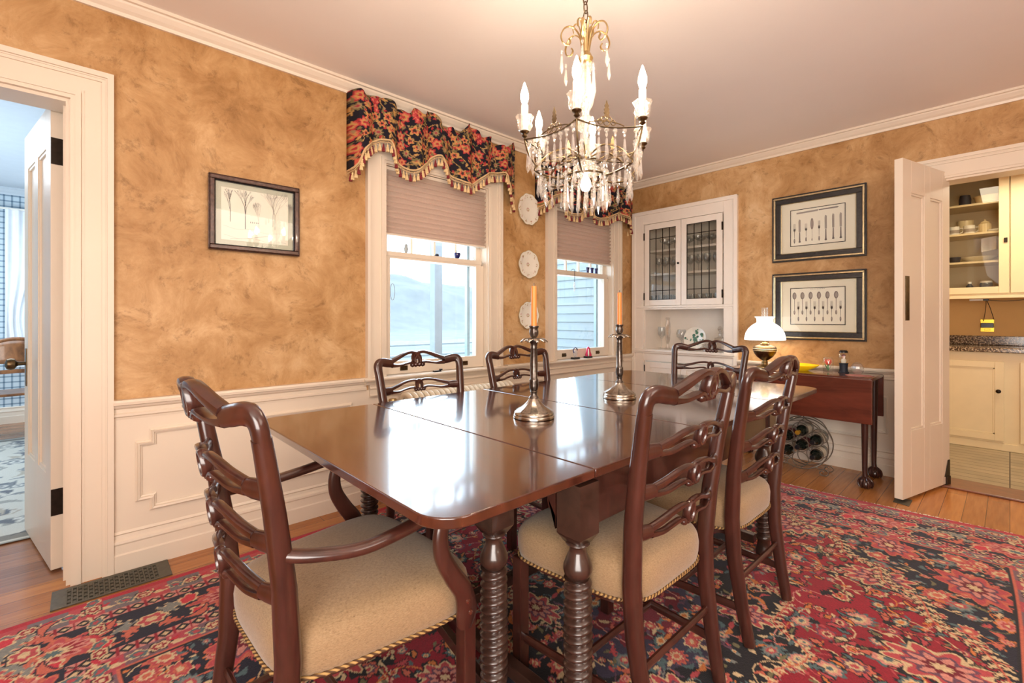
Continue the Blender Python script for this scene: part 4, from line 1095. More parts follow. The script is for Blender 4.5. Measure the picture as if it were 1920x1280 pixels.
# ------------------------------------------------------------------ plates between the windows
def wall_plate(z, dia_v, dia_h, label, lobes):
    t = thing('wall_plate', label, 'plate', (2.735, W - .004, z), group='scalloped plates hung between the windows')
    r = dia_v/2; k = dia_h/dia_v
    prof = [(.001, .012), (r*.55, .012), (r*.62, .016), (r*.72, .020), (r*.97, .027), (r, .027), (r*.985, .023), (r*.7, .010), (r*.5, .003), (.001, .003)]
    def rf(th, i, rr): return rr*(1 + (.030*abs(cos(th*lobes/2)) + .012*cos(th*lobes) if rr > r*.68 else 0))
    R = Matrix.Rotation(pi/2, 4, 'X')
    mb = MB().lathe(prof, n=96, cap=False, rfn=rf, mat=R); o = mb.build('plate_body', M['porcelain'], t); o.scale = (k, 1, 1)
    mb = MB(); 
    pts = []
    for q in range(96): th = 2*pi*q/96; rr = rf(th, 0, r)*.985; pts.append((rr*cos(th), -.0275, rr*sin(th)))
    mb.sweep(pts, .0016, 6, closed=True); o = mb.build('gilt_rim', M['plate_rim'], t); o.scale = (k, 1, 1)
    mb = MB(); mb2 = MB()
    rs = random.Random(int(z*100))
    for q in range(lobes):
        th = 2*pi*q/lobes
        for j in range(5):
            a_ = th + rs.uniform(-.16, .16); rr = r*rs.uniform(.74, .9); y = -.0200 - .007*(rr/r - .72)/.25 - .0016
            (mb if j % 2 else mb2).lathe([(.0045, 0), (.0001, -.0008)], (rr*cos(a_), y, rr*sin(a_)), 6, mat=R)
    for j in range(7):
        a_ = j*2*pi/7; (mb if j % 2 else mb2).lathe([(.006, 0), (.0001, -.001)], (.012*cos(a_), -.0128, .012*sin(a_)), 6, mat=R)
    mb.build('painted_sprigs', M['plate_flower'], t); mb2.build('painted_leaves', M['plate_rim'], t)
wall_plate(2.066, .258, .245, 'scalloped white floral plate, top of the three between the windows', 10)
wall_plate(1.606, .228, .235, 'scalloped white floral plate, middle one of the wall column', 8)
wall_plate(1.180, .225, .232, 'scalloped white floral plate, lowest, half behind the near taper candle', 10)

# ------------------------------------------------------------------ framed pictures
def framed(name, label, mp, a, b, z0, z1, bands, mat_in, paper_in, matm, d0=.004, tilt=0):
    """bands: [(inset0, inset1, d, material, partname)]"""
    t = thing(name, label, 'picture')
    for (i0, i1, d, m, pn) in bands:
        mb = MB()
        bx(mb, mp, a + i0, b - i0, d0, d, z1 - i1, z1 - i0); bx(mb, mp, a + i0, b - i0, d0, d, z0 + i0, z0 + i1)
        bx(mb, mp, a + i0, a + i1, d0, d, z0 + i1, z1 - i1); bx(mb, mp, b - i1, b - i0, d0, d, z0 + i1, z1 - i1)
        mb.build(pn, m, t, smooth=False, bevel=.0035)
    mb = MB(); e = bands[-1][1]; bx(mb, mp, a + e - .004, b - e + .004, d0, d0 + .007, z0 + e - .004, z1 - e + .004); mb.build('mat_board', matm, t, smooth=False)
    p = paper_in; mb = MB(); bx(mb, mp, a + p[0], b - p[0], d0 + .006, d0 + .0082, z0 + p[1], z1 - p[1]); mb.build('paper_print', M['paper'], t, smooth=False)
    return t
t = framed('framed_etching', 'brown framed winter tree etching on the gold wall beside the left door', Nm, .462, .900, 1.502, 1.888,
    [(0, .006, .030, M['frame_brown'], 'outer_edge'), (.006, .026, .036, M['frame_brown'], 'frame'), (.026, .032, .024, M['black'], 'inner_edge')], None, (.058, .058), M['mat_grey'])
# etched trees: thin flat strokes on the paper
def stroke(mb, mp, pts, w, d):
    for (s0, z0), (s1, z1) in zip(pts, pts[1:]):
        L = math.hypot(s1 - s0, z1 - z0)
        if L < 1e-5: continue
        nx, nz = -(z1 - z0)/L*w/2, (s1 - s0)/L*w/2
        mb.add([mp(s0+nx, d, z0+nz), mp(s1+nx, d, z1+nz), mp(s1-nx, d, z1-nz), mp(s0-nx, d, z0-nz)], [(0,1,2,3)])
rs = random.Random(8)
def tree(mb, mp, s, z, h, spread, w, d, depth=0, ang=pi/2):
    L = h*(.42 if depth == 0 else .36)
    s1, z1 = s + cos(ang)*L, z + sin(ang)*L
    stroke(mb, mp, [(s, z), (s1, z1)], w, d)
    if depth < 5:
        for k in range(3 if depth < 2 else 2): tree(mb, mp, s1, z1, h*rs.uniform(.62, .80), spread, max(w*.55, .0005), d, depth + 1, ang + rs.uniform(-spread, spread))
mb = MB(); mp_ = MB()
for s, z, h, sp_, w, m_ in ((.560, 1.655, .14, .22, .0030, mb), (.630, 1.625, .17, .34, .0038, mb), (.695, 1.617, .13, .30, .0014, mp_), (.765, 1.655, .15, .36, .0024, mp_), (.775, 1.640, .17, .40, .0024, mp_), (.850, 1.645, .12, .2, .0012, mp_)):
    tree(m_, Nm, s, z, h, sp_, w, .0128)
for z in (1.628, 1.580): 
    pts = [(.53 + k*.016, z + .006*sin(k*.7 + z*9) - .0008*k) for k in range(20)]; stroke(mp_, Nm, pts, .0009, .0126)
for k in range(5): stroke(mb, Nm, [(.655 + k*.009, 1.660), (.655 + k*.009, 1.667)], .003, .0127)
pts = [(.56, 1.566), (.62, 1.572), (.68, 1.585), (.74, 1.600)]; stroke(mp_, Nm, pts, .0018, .0127)
mb.build('etched_tree', M['ink'], t, smooth=False); mp_.build('faint_etching', M['ink_pale'], t, smooth=False)
mb = MB(); bx(mb, Nm, .492, .870, .0160, .0170, 1.532, 1.858); mb.build('picture_glass', M['glass'], t, smooth=False)

def cutlery(mb, mbp, kind, s, z0, L, mp, d):
    """one engraved piece standing upright from z0 (handle end) to z0+L"""
    def poly(pts, tgt, dd=0): tgt.add([mp(s + x, d + dd, z0 + y*L) for x, y in pts], [tuple(range(len(pts)))])
    def ell(cx, cy, rx, ry, tgt, dd=0, n=16): tgt.add([mp(s + cx + rx*cos(2*pi*k/n), d + dd, z0 + (cy + ry*sin(2*pi*k/n))*L) for k in range(n)], [tuple(range(n))])
    if kind == 'spoon':
        ell(0, .84, .0145, .16, mb); ell(-.002, .84, .0085, .11, mbp, .0003); poly([(-.0015,.2),(.0015,.2),(.0020,.70),(-.0020,.70)], mb); ell(0, .10, .0065, .10, mb); ell(0, .12, .003, .06, mbp, .0003)
    elif kind == 'fork':
        poly([(-.0012,.26),(.0012,.26),(.0018,.62),(-.0018,.62)], mb); ell(0, .64, .0075, .05, mb); ell(0, .12, .0055, .12, mb); ell(0, .15, .0025, .06, mbp, .0003)
        for k in (-1.5, -.5, .5, 1.5): poly([(k*.0042-.0010,.66),(k*.0042+.0010,.66),(k*.0042+.0008,.98),(k*.0042-.0008,.98)], mbp)
        poly([(-.0075,.64),(.0075,.64),(.0073,.74),(-.0073,.74)], mbp)
    elif kind == 'knife':
        poly([(-.0055,.02),(.0055,.02),(.0038,.44),(-.0038,.44)], mb); ell(0, .02, .0085, .035, mb); poly([(-.0070,.45),(.0070,.45),(.0085,.90),(.004,1.0),(-.0065,.96)], mbp)
    elif kind == 'server':
        poly([(-.0012,.1),(.0012,.1),(.0016,.5),(-.0016,.5)], mbp); ell(0, .75, .011, .25, mb); ell(0, .75, .006, .18, mbp, .0003); ell(0, .06, .004, .06, mbp)
def cutlery_print(label, z0, z1, lower):
    a, b = .731, 1.380
    t = framed('framed_print', label, Em, a, b, z0, z1, [(0, .012, .030, M['frame_black'], 'outer_edge'), (.012, .026, .036, M['frame_silver'], 'gilt_band'), (.026, .064, .028, M['frame_black'], 'hammered_band'), (.064, .070, .022, M['frame_silver'], 'inner_gilt_edge')], None, (.138, .128), M['mat_cream'])
    t['group'] = 'framed cutlery prints on the gold wall'
    mb = MB(); p0, p1 = a + .134, b - .134; q0, q1 = z0 + .124, z1 - .124
    for r in ((p0, p1, q1 - .005, q1), (p0, p1, q0, q0 + .005), (p0, p0 + .005, q0, q1), (p1 - .005, p1, q0, q1)): bx(mb, Em, r[0], r[1], .006, .0132, r[2], r[3])
    mb.build('ruled_border', M['black'], t, smooth=False)
    mb, mbp = MB(), MB(); d = .0128; W_ = p1 - p0
    f = lambda k: p1 - k*W_/100          # left-to-right as seen
    if not lower:
        H0 = q0
        for k, kind, zb, L in ((8, 'fork', .025, .165), (18, 'knife', .030, .190), (30, 'fork', .032, .150), (41, 'server', .032, .185), (54, 'fork', .028, .165), (66, 'knife', .028, .200), (79, 'knife', .032, .200), (92, 'knife', .032, .200)):
            cutlery(mb, mbp, kind, f(k), H0 + zb, L, Em, d)
        mbp.add([Em(f(12), d, q1-.038), Em(f(12), d, q1-.026), Em(f(52), d, q1-.020), Em(f(52), d, q1-.034)], [(0,1,2,3)])
        mb.add([Em(f(53), d, q1-.030), Em(f(53), d, q1-.022), Em(f(86), d, q1-.018), Em(f(89), d, q1-.024), Em(f(86), d, q1-.030)], [(0,1,2,3,4)])
    else:
        for k in range(6): cutlery(mb, mbp, 'spoon', f(8 + k*15.2), q0 + .082, .185, Em, d)
        for k in range(6): cutlery(mb, mbp, 'fork', f(15.5 + k*15.2), q0 + .028, .165, Em, d)
        for k in range(9): stroke(mb, Em, [(f(38 + k*3), q1 - .012), (f(40 + k*3), q1 - .012)], .003, d)
    mb.build('engraved_cutlery', M['ink_mid'], t, smooth=False); mbp.build('engraved_highlight', M['ink_pale'], t, smooth=False)
    mb = MB(); bx(mb, Em, a + .070, b - .070, .0170, .0178, z0 + .070, z1 - .070); mb.build('picture_glass', M['glass'], t, smooth=False)
cutlery_print('black and gilt framed engraving of knives and forks, the upper of the pair', 1.625, 2.175, False)
cutlery_print('black and gilt framed engraving of spoons and forks, the lower of the pair', .978, 1.528, True)

# ------------------------------------------------------------------ radiator under the left window
t = thing('radiator', 'cream column radiator beneath the larger left window', 'radiator', (1.98, W - .103, 0))
mbs = MB()
pr = None
for k in range(22):
    x = -.44 + k*.042
    mb = MB()
    pts = spline([(x, -.075, .11), (x, -.080, .30), (x, -.080, .55), (x, -.055, .635), (x, 0, .655), (x, .055, .635), (x, .080, .55), (x, .080, .30), (x, .075, .11)], 5)
    mb.sweep(pts, (.020, .0145), 10, nrm=(1,0,0))
    mb.sweep([(x, 0, .12), (x, 0, .64)], (.018, .012), 10, nrm=(1,0,0))
    mb.sweep([(x, -.078, .13), (x, .078, .13)], (.024, .019), 10, nrm=(1,0,0))
    if k in (0, 21): mb.cyl((x, -.03, 0), (x, -.03, .12), .014, 10); mb.cyl((x, .06, 0), (x, .06, .12), .014, 10)
    mb.build('radiator_section', M['radiator'], t)
mb = MB(); mb.cyl((-.56, 0, .60), (-.44, 0, .60), .012, 10); mb.lathe([(.001,.0),(.022,.004),(.026,.014),(.022,.024),(.001,.028)], (-.54, 0, .62), 14); mb.cyl((-.54, 0, 0), (-.54, 0, .60), .012, 10); mb.cyl((-.54,0,.60),(-.54,0,.63),.014,10); mb.build('valve', M['brass'], t)

# ------------------------------------------------------------------ floor grille
t = thing('floor_grille', 'dark iron floor heating grille at the left door casing, partly under the rug', 'floor vent', (.10, 2.645, 0))
MB().box(-.195, .195, -.085, -.078, 0, .006).box(-.195, .195, .068, .085, 0, .006).box(-.195, -.150, -.078, .068, 0, .006).box(.150, .195, -.078, .068, 0, .006).build('grille_frame', M['vent'], t, smooth=False, bevel=.001)
MB().box(-.15, .15, -.078, .068, .0002, .0012).build('duct_shade_sheet', M['dark'], t, smooth=False)  # near-black sheet painted for the shade inside the duct
mb = MB()
for i in range(19):
    x = -.15 + i*.0167
    mb.box(x - .0022, x + .0022, -.078, .068, .001, .005)
for j in range(9):
    y = -.074 + j*.0172; mb.box(-.15, .15, y - .0020, y + .0020, .001, .0052)
for i in range(18):
    for j in range(8):
        if (i + j) % 2: mb.lathe([(.0055,.0052),(.0062,.0035),(.0055,.001)], (-.1417 + i*.0167, -.0655 + j*.0172, 0), 8)
mb.build('lattice', M['vent'], t, smooth=False)

# ------------------------------------------------------------------ candlesticks and candles
def candlestick(x, y, label, clabel):
    t = thing('candlestick', label, 'candlestick', (x, y, .7502), group='silver candlesticks on the dining table')
    flute = lambda n, a: (lambda th, i, r: r*(1 + a*cos(n*th)))
    mb = MB().lathe([(.079,0),(.083,.002),(.083,.010),(.080,.014),(.081,.018),(.078,.026),(.070,.030)], n=48); mb.build('foot', M['pewter'], t, angle=50)
    mb = MB().lathe([(.070,.0295),(.064,.034),(.050,.042),(.037,.053),(.027,.064),(.021,.073),(.018,.078)], n=64, cap=False, rfn=lambda th, i, r: r*(1 + .05*abs(cos(6*th)) + .02*cos(24*th))); mb.build('domed_base', M['pewter'], t, angle=80)
    mb = MB().lathe([(.017,.076),(.021,.080),(.018,.085),(.013,.090),(.0125,.102),(.016,.106),(.013,.110)], n=32)
    mb.lathe([(.012,.108),(.0165,.116),(.0195,.130),(.0175,.148),(.0185,.152),(.0155,.158)], n=32, rfn=flute(10, .035)); mb.build('knop', M['pewter_dark'], t, angle=70)
    mb = MB().lathe([(.0165,.157),(.0145,.160),(.0155,.22),(.0125,.278),(.0145,.282),(.0125,.288),(.0145,.300),(.0195,.306),(.021,.311),(.012,.313)], n=40, rfn=lambda th, i, r: r*(1 + (.02*cos(8*th) if 1 < i < 4 else 0))); mb.build('shaft', M['pewter_dark'], t, angle=60)
    # drooping leaf pan
    mb = MB()
    for k in range(9):
        a_ = 2*pi*k/9
        def f(u, v, a_=a_):
            r = .010 + .046*u; wd = .017*sin(pi*(.22 + .74*u))**.8; lift = .010*sin(u*2.6) - .012*u*u
            x_, y_ = r, (v - .5)*2*wd
            return (x_*cos(a_) - y_*sin(a_), x_*sin(a_) + y_*cos(a_), .314 + lift - .004*(2*v - 1)**2 + .002)
        mb.grid(10, 7, f)
    o = mb.build('leaf_pan', M['pewter'], t, fixn=False, angle=80); s_ = o.modifiers.new('s', 'SOLIDIFY'); s_.thickness = .0014
    mb = MB().lathe([(.011,.313),(.009,.322),(.014,.328),(.018,.338),(.0185,.350),(.0155,.360),(.0175,.364),(.0205,.367),(.0195,.3715),(.0125,.3705),(.0122,.355),(.0001,.355)], n=36, rfn=lambda th, i, r: r*(1 + (.04*cos(8*th) if 2 < i < 6 else 0))); mb.build('candle_cup', M['pewter_dark'], t, angle=60)
    c = thing('taper_candle', clabel, 'candle', (x, y, .7502 + .3555), group='butterscotch taper candles in the candlesticks')
    mb = MB().lathe([(.0118,0),(.0118,.05),(.0108,.172),(.0102,.177),(.004,.178),(.0001,.178)], n=24); mb.build('candle_body', M['candle'], c, angle=50)
    MB().sweep([(0,0,.176),(.0006,0,.184),(.0018,0,.190)], .0009, 6).build('wick', M['black'], c)
candlestick(1.342, 1.315, 'tarnished silver candlestick with leaf pan, nearer one on the table', 'unlit butterscotch taper candle in the nearer candlestick')
candlestick(1.991, 1.345, 'tarnished silver candlestick with leaf pan, farther one on the table', 'unlit butterscotch taper candle in the farther candlestick')

# ------------------------------------------------------------------ chandelier
CX_, CY_ = 1.279, 1.002
ch = thing('chandelier', 'brass chandelier with candle bulbs and tiers of crystal prisms over the table', 'chandelier', (CX_, CY_, 0))
mb = MB().lathe([(.0001, CEIL), (.062, CEIL), (.060, CEIL-.012), (.035, CEIL-.026), (.012, CEIL-.040), (.0001, CEIL-.040)], n=32); mb.build('ceiling_canopy', M['brass'], ch)
mb = MB(); z = CEIL - .036; k = 0
while z > 2.135:
    pts = []
    for q in range(16):
        a_ = 2*pi*q/16; u, v = .0095*cos(a_), .021*sin(a_)
        pts.append((u, 0, z - .019 + v) if k % 2 == 0 else (0, u, z - .019 + v))
    mb.sweep(pts, .0021, 6, closed=True); z -= .0315; k += 1
mb.build('chain', M['brass_dark'], ch)
zTop = z
mb = MB(); mb.lathe([(.0001,2.13),(.006,2.128),(.012,2.10),(.007,2.085),(.020,2.065),(.026,2.052),(.020,2.04),(.0001,2.035)], n=20)
mb.build('crown_finial', M['brass'], ch)
NA = 6; A0 = radians(31.1)
arm_az = [A0 + k*pi/3 for k in range(NA)]
for a_ in arm_az:
    # upper scroll plume
    pl = [(.010, 2.05), (.016, 2.10), (.026, 2.135), (.050, 2.155), (.076, 2.148), (.090, 2.122), (.084, 2.098), (.066, 2.090), (.056, 2.102), (.062, 2.114)]
    pts = spline([(r*cos(a_), r*sin(a_), z) for r, z in pl], 5)
    MB().sweep(pts, (.0026, .0042), 8, nrm=(-sin(a_), cos(a_), 0)).build('scroll', M['brass'], ch)
    a2 = a_ + pi/6
    pl = [(.012, 2.06), (.014, 2.12), (.022, 2.165), (.034, 2.178), (.044, 2.166), (.042, 2.148)]
    pts = spline([(r*cos(a2), r*sin(a2), z) for r, z in pl], 5)
    MB().sweep(pts, (.0022, .0038), 8, nrm=(-sin(a2), cos(a2), 0)).build('scroll', M['brass'], ch)
# glass column
MB().lathe([(.004,2.04),(.02,2.03),(.024,2.015),(.012,2.0),(.010,1.985),(.018,1.97),(.026,1.95),(.030,1.92),(.024,1.89),(.014,1.87),(.012,1.855),(.028,1.84),(.034,1.822),(.028,1.805),(.012,1.795),(.010,1.775),(.030,1.760),(.036,1.742),(.024,1.725),(.008,1.715)], n=20, rfn=lambda th, i, r: r*(1 + .06*cos(8*th))).build('glass_column', M['crystal'], ch, angle=20)
MB().cyl((0,0,2.04), (0,0,1.645), .004, 8).build('centre_rod', M['brass'], ch)
ZR, RR = 1.752, .220           # upper hexagonal ring
ZL, RL = 1.648, .180           # lower ring
def hexpt(k, r, z, f=0, sag=0, rise=0):
    a0, a1 = A0 + k*pi/3, A0 + (k + 1)*pi/3
    p = Vector((lerp(cos(a0), cos(a1), f)*r, lerp(sin(a0), sin(a1), f)*r, 0)); s_ = 4*f*(1 - f)
    p *= (1 - .10*s_*sag); p.z = z + rise*s_; return p
mb = MB()
for k in range(6): mb.sweep([hexpt(k, RR, ZR, f/10, 1.3, -.004) for f in range(11)], (.0045, .0022), 8, nrm=(0,0,1))
mb.build('upper_ring', M['brass_dark'], ch)
mb = MB()
for k in range(6): mb.sweep([hexpt(k, RL, ZL, f/8, .6) for f in range(9)], (.0040, .0018), 8, nrm=(0,0,1))
mb.build('lower_ring', M['brass_dark'], ch)
for k, a_ in enumerate(arm_az):
    c_, s_ = cos(a_), sin(a_)
    # S arm joining the rings and the centre
    pts = spline([(.02*c_, .02*s_, 1.715), (.07*c_, .07*s_, 1.735), (.13*c_, .13*s_, 1.712), (.17*c_, .17*s_, 1.672), (RL*c_, RL*s_, ZL), (.10*c_, .10*s_, 1.630), (.05*c_, .05*s_, 1.640)], 6)
    MB().sweep(pts, .0035, 8).build('arm', M['brass_dark'], ch)
    pts = spline([(.176*c_, .176*s_, 1.664), (.204*c_, .204*s_, 1.700), (RR*c_, RR*s_, ZR)], 6)
    MB().sweep(pts, .0032, 8).build('arm', M['brass_dark'], ch)
    # cup, candle sleeve, bulb
    x, y = RR*c_, RR*s_
    cup = MB().lathe([(.003,ZR+.004),(.010,ZR+.010),(.006,ZR+.018),(.014,ZR+.022),(.016,ZR+.026)], (x, y, 0), 16); cup = cup.build('socket', M['brass_dark'], ch)
    MB().lathe([(.006,ZR+.024),(.020,ZR+.030),(.026,ZR+.045),(.024,ZR+.058),(.028,ZR+.072),(.030,ZR+.076),(.0275,ZR+.076),(.022,ZR+.060),(.022,ZR+.045),(.006,ZR+.030)], (x, y, 0), 20, rfn=lambda th, i, r: r*(1 + (.06*cos(8*th) if i in (4,5,6) else .015*cos(8*th)))).build('glass_bobeche', M['crystal'], cup)
    MB().lathe([(.0001,ZR+.03),(.0115,ZR+.03),(.0115,ZR+.112),(.0105,ZR+.116),(.0001,ZR+.116)], (x, y, 0), 16).build('candle_sleeve', M['wax_w'], ch)
    MB().lathe([(.006,ZR+.116),(.010,ZR+.124),(.0140,ZR+.138),(.0130,ZR+.154),(.008,ZR+.172),(.003,ZR+.188),(.0001,ZR+.193)], (x, y, 0), 16).build('flame_bulb', M['bulb'], ch)
    # pierced leaf finial standing on the middle of each ring side
    mb = MB(); p = hexpt(k, RR, ZR, .5, 1.3); am = a_ + pi/6; tx = Vector((-sin(am), cos(am), 0))
    prof = [(0,.028),(.009,.030),(.007,.036),(.010,.042),(.007,.047),(.009,.053),(.0055,.058),(.007,.064),(.0035,.070),(0,.082)]
    poly = prof + [(-u, v) for u, v in reversed(prof[1:-1])]
    vs = [p + tx*u + Vector((0,0,v)) for u, v in poly]; nn = Vector((cos(am), sin(am), 0))*.0012
    n_ = len(vs); mb.add([v - nn for v in vs] + [v + nn for v in vs], [tuple(range(n_)), tuple(range(2*n_-1, n_-1, -1))] + [(i, (i+1) % n_, (i+1) % n_ + n_, i + n_) for i in range(n_)])
    for u, v, r in ((-.022,.012,.008),(-.010,.020,.008),(.010,.020,.008),(.022,.012,.008),(0,.010,.010)):
        mb.sweep([p + tx*(u + r*cos(q*pi/6)) + Vector((0,0,v + r*sin(q*pi/6))) for q in range(12)], .0017, 6, closed=True)
    mb.sweep([p + tx*u + Vector((0,0,.006 + .010*(1 - (u/.06)**2))) for u in [-.06 + .012*q for q in range(11)]], .0020, 6)
    mb.build('leaf_finial', M['brass_dark'], ch)
# prisms: one mesh shared by every copy
def prism_mesh(L, r, nm):
    mb = MB().lathe([(.0001,0),(.0035,-.003),(.0045,-.008),(.0035,-.013),(.0012,-.016)], n=8)
    mb.lathe([(.0001,-.018),(r*.45,-.022),(r*.62,-.018-L*.35),(r,-.018-L*.72),(.0001,-.018-L)], n=6)
    return mb.build(nm, M['crystal'], ch, smooth=False)
protoU = prism_mesh(.074, .0076, 'crystal_prism'); protoB = prism_mesh(.064, .0072, 'crystal_prism'); protoC = prism_mesh(.098, .0078, 'crystal_prism')
used = {0: 0, 1: 0, 2: 0}; PR = [protoU, protoB, protoC]
def put(pi_, p, rz=0):
    if used[pi_] == 0: o = PR[pi_]; used[pi_] = 1
    else: o = PR[pi_].copy(); C.objects.link(o); o.parent = ch
    o.location = p; o.rotation_euler = (0, 0, rz)
for k in range(6):
    for f in range(7): put(0, hexpt(k, RR, ZR - .018, (f + .5)/7, 1.3), k + f)
    for f in range(5): put(1, hexpt(k, RL, ZL - .003, (f + .5)/5, .6), k + f)
for k in range(18): a_ = 2*pi*k/18; put(2, Vector((.073*cos(a_), .073*sin(a_), 1.638)), a_)
for a_ in arm_az: put(1, Vector((.088*cos(a_), .088*sin(a_), 2.070)), a_)
for k in range(8): a_ = A0 + pi/8 + k*pi/4; put(2, Vector((.030*cos(a_), .030*sin(a_), 2.030)), a_)
# bottom basket: dome of glass, ring and a lit bulb
MB().lathe([(.004,1.705),(.016,1.700),(.034,1.688),(.042,1.670),(.044,1.655),(.040,1.648)], n=24, rfn=lambda th, i, r: r*(1+.03*cos(12*th))).build('glass_dome', M['crystal'], ch)
mb = MB().sweep([(.073*cos(2*pi*k/36), .073*sin(2*pi*k/36), 1.640) for k in range(36)], .0035, 8, closed=True)
for k in range(6): a_ = A0 + k*pi/3; mb.sweep([(.036*cos(a_), .036*sin(a_), 1.65), (.055*cos(a_), .055*sin(a_), 1.662), (.073*cos(a_), .073*sin(a_), 1.640)], .0022, 6)
mb.build('basket_ring', M['brass_dark'], ch)
bead = MB().lathe([(.0001,-.0085),(.0065,-.0045),(.0085,0),(.0065,.0045),(.0001,.0085)], n=8).build('crystal_bead', M['crystal'], ch, smooth=False)
nb = 0
def put_bead(p):
    global nb
    o = bead if nb == 0 else bead.copy()
    if nb: C.objects.link(o); o.parent = ch
    o.location = p; nb += 1
for k in range(18): a_ = 2*pi*(k + .5)/18; put_bead((.073*cos(a_), .073*sin(a_), 1.652))
MB().lathe([(.006,1.648),(.010,1.640),(.0175,1.624),(.0185,1.610),(.012,1.596),(.0001,1.591)], n=16).build('basket_bulb', M['bulb'], ch)
for k in range(6):
    for f in range(7): put_bead(tuple(hexpt(k, RR, ZR - .012, (f + .5)/7, 1.3)))
    for f in range(5): put_bead(tuple(hexpt(k, RL, ZL - .004, (f + .5)/5, .6)))

# ------------------------------------------------------------------ built-in china cabinet
cab = thing('china_cabinet', 'built-in white china cabinet with leaded glass doors in the corner', 'cabinet', (0, 0, 0))
mb = MB()
for (s0, s1, d, z0, z1) in ((1.667, 1.700, .034, 0, 2.270), (1.700, 1.790, .020, 0, 2.235), (2.620, 2.715, .020, 0, 2.235), (2.715, 2.752, .034, 0, 2.270)): bx(mb, Em, s0, s1, 0, d, z0, z1)
bx(mb, Em, 1.700, 2.715, 0, .034, 2.235, 2.270); bx(mb, Em, 1.790, 2.620, 0, .020, 2.135, 2.235); bx(mb, Em, 1.667, 2.752, 0, .040, 2.262, 2.270)
mb.build('face_frame', M['hutch'], cab, smooth=False, bevel=.002)
dp = .34
mb = MB()
bx(mb, Em, 1.79, 2.62, -dp, -dp + .01, .02, 2.135); bx(mb, Em, 1.79, 1.80, -dp + .01, 0, .02, 2.135); bx(mb, Em, 2.61, 2.62, -dp + .01, 0, .02, 2.135); bx(mb, Em, 1.80, 2.61, -dp + .01, 0, 2.125, 2.135)
bx(mb, Em, 1.80, 2.61, -dp + .01, .0, 1.262, 1.282); bx(mb, Em, 1.80, 2.61, -dp + .01, 0, .815, .835)
mb.build('carcass', M['hutch'], cab, smooth=False)
mb = MB(); bx(mb, Em, 1.70, 2.70, 0, .030, 1.262, 1.284); bx(mb, Em, 1.72, 2.68, 0, .022, 1.245, 1.262); mb.build('upper_ledge', M['hutch'], cab, smooth=False, bevel=.003)
mb = MB(); bx(mb, Em, 1.685, 2.735, 0, .046, .812, .834); bx(mb, Em, 1.70, 2.72, 0, .034, .796, .812); bx(mb, Em, 1.79, 2.62, 0, .016, .715, .796); mb.build('counter_ledge', M['hutch'], cab, smooth=False, bevel=.003)
for z in (1.600, 1.845):
    mb = MB(); bx(mb, Em, 1.80, 2.61, -dp + .01, -.05, z, z + .022); mb.build('shelf', M['hutch'], cab, smooth=False)
def cab_door(s0, s1, z0, z1, hinge_left):
    mb = MB(); w = .052; d0, d1 = .0, .022
    g0, g1, q0, q1 = s0 + w, s1 - w, z0 + .058, z1 - .058
    bx(mb, Em, s0, g0, d0, d1, z0, z1); bx(mb, Em, g1, s1, d0, d1, z0, z1); bx(mb, Em, g0, g1, d0, d1, z0, q0); bx(mb, Em, g0, g1, d0, d1, q1, z1)
    o = mb.build('glazed_door', M['hutch'], cab, smooth=False, bevel=.002)
    mb = MB(); bx(mb, Em, g0, g1, .008, .010, q0, q1); mb.build('leaded_pane', M['cglass'], o, smooth=False)
    mb = MB()
    for k in (1, 2, 3): s = lerp(g0, g1, k/4); bx(mb, Em, s - .003, s + .003, .006, .013, q0, q1)
    for z in (q0 + .095, q1 - .095): bx(mb, Em, g0, g1, .006, .013, z - .003, z + .003)
    for a, b, c, e in ((g0, g0 + .004, q0, q1), (g1 - .004, g1, q0, q1), (g0, g1, q0, q0 + .004), (g0, g1, q1 - .004, q1)): bx(mb, Em, a, b, .006, .014, c, e)
    mb.build('lead_came', M['bronze'], o, smooth=False)
    for z in (z0 + .06, z1 - .16):
        s = s1 + .003 if hinge_left else s0 - .003
        mb = MB(); bx(mb, Em, s - .006, s + .006, .018, .028, z, z + .075); mb.build('hinge', M['bronze'], o, smooth=False)
    return o
cab_door(2.207, 2.606, 1.286, 2.130, True); dr = cab_door(1.804, 2.201, 1.286, 2.130, False)
mb = MB().lathe([(.004,0),(.004,.01),(.011,.014),(.011,.02),(.0001,.023)], n=16, mat=Matrix.Translation((D - .022, 2.225, 1.70)) @ Matrix.Rotation(-pi/2, 4, 'Y')); mb.build('door_knob', M['bronze'], dr)
for s0, s1, h in ((2.207, 2.600, 1), (1.808, 2.201, 0)):
    mb = MB(); bx(mb, Em, s0, s1, 0, .020, .09, .705); o = mb.build('lower_door', M['hutch'], cab, smooth=False, bevel=.002)
    mb = MB()
    for a, b, c, e in ((s0, s0+.055, .09, .705), (s1-.055, s1, .09, .705), (s0+.055, s1-.055, .09, .15), (s0+.055, s1-.055, .65, .705)): bx(mb, Em, a, b, .020, .027, c, e)
    mb.build('door_frame', M['hutch'], o, smooth=False, bevel=.002)
    mb = MB(); s = s1 + .003 if h else s0 - .003; bx(mb, Em, s - .006, s + .006, .015, .028, .60, .67); mb.build('hinge', M['bronze'], o, smooth=False)
mb = MB(); bx(mb, Em, 1.79, 2.62, 0, .016, .02, .085); mb.build('plinth', M['hutch'], cab, smooth=False)
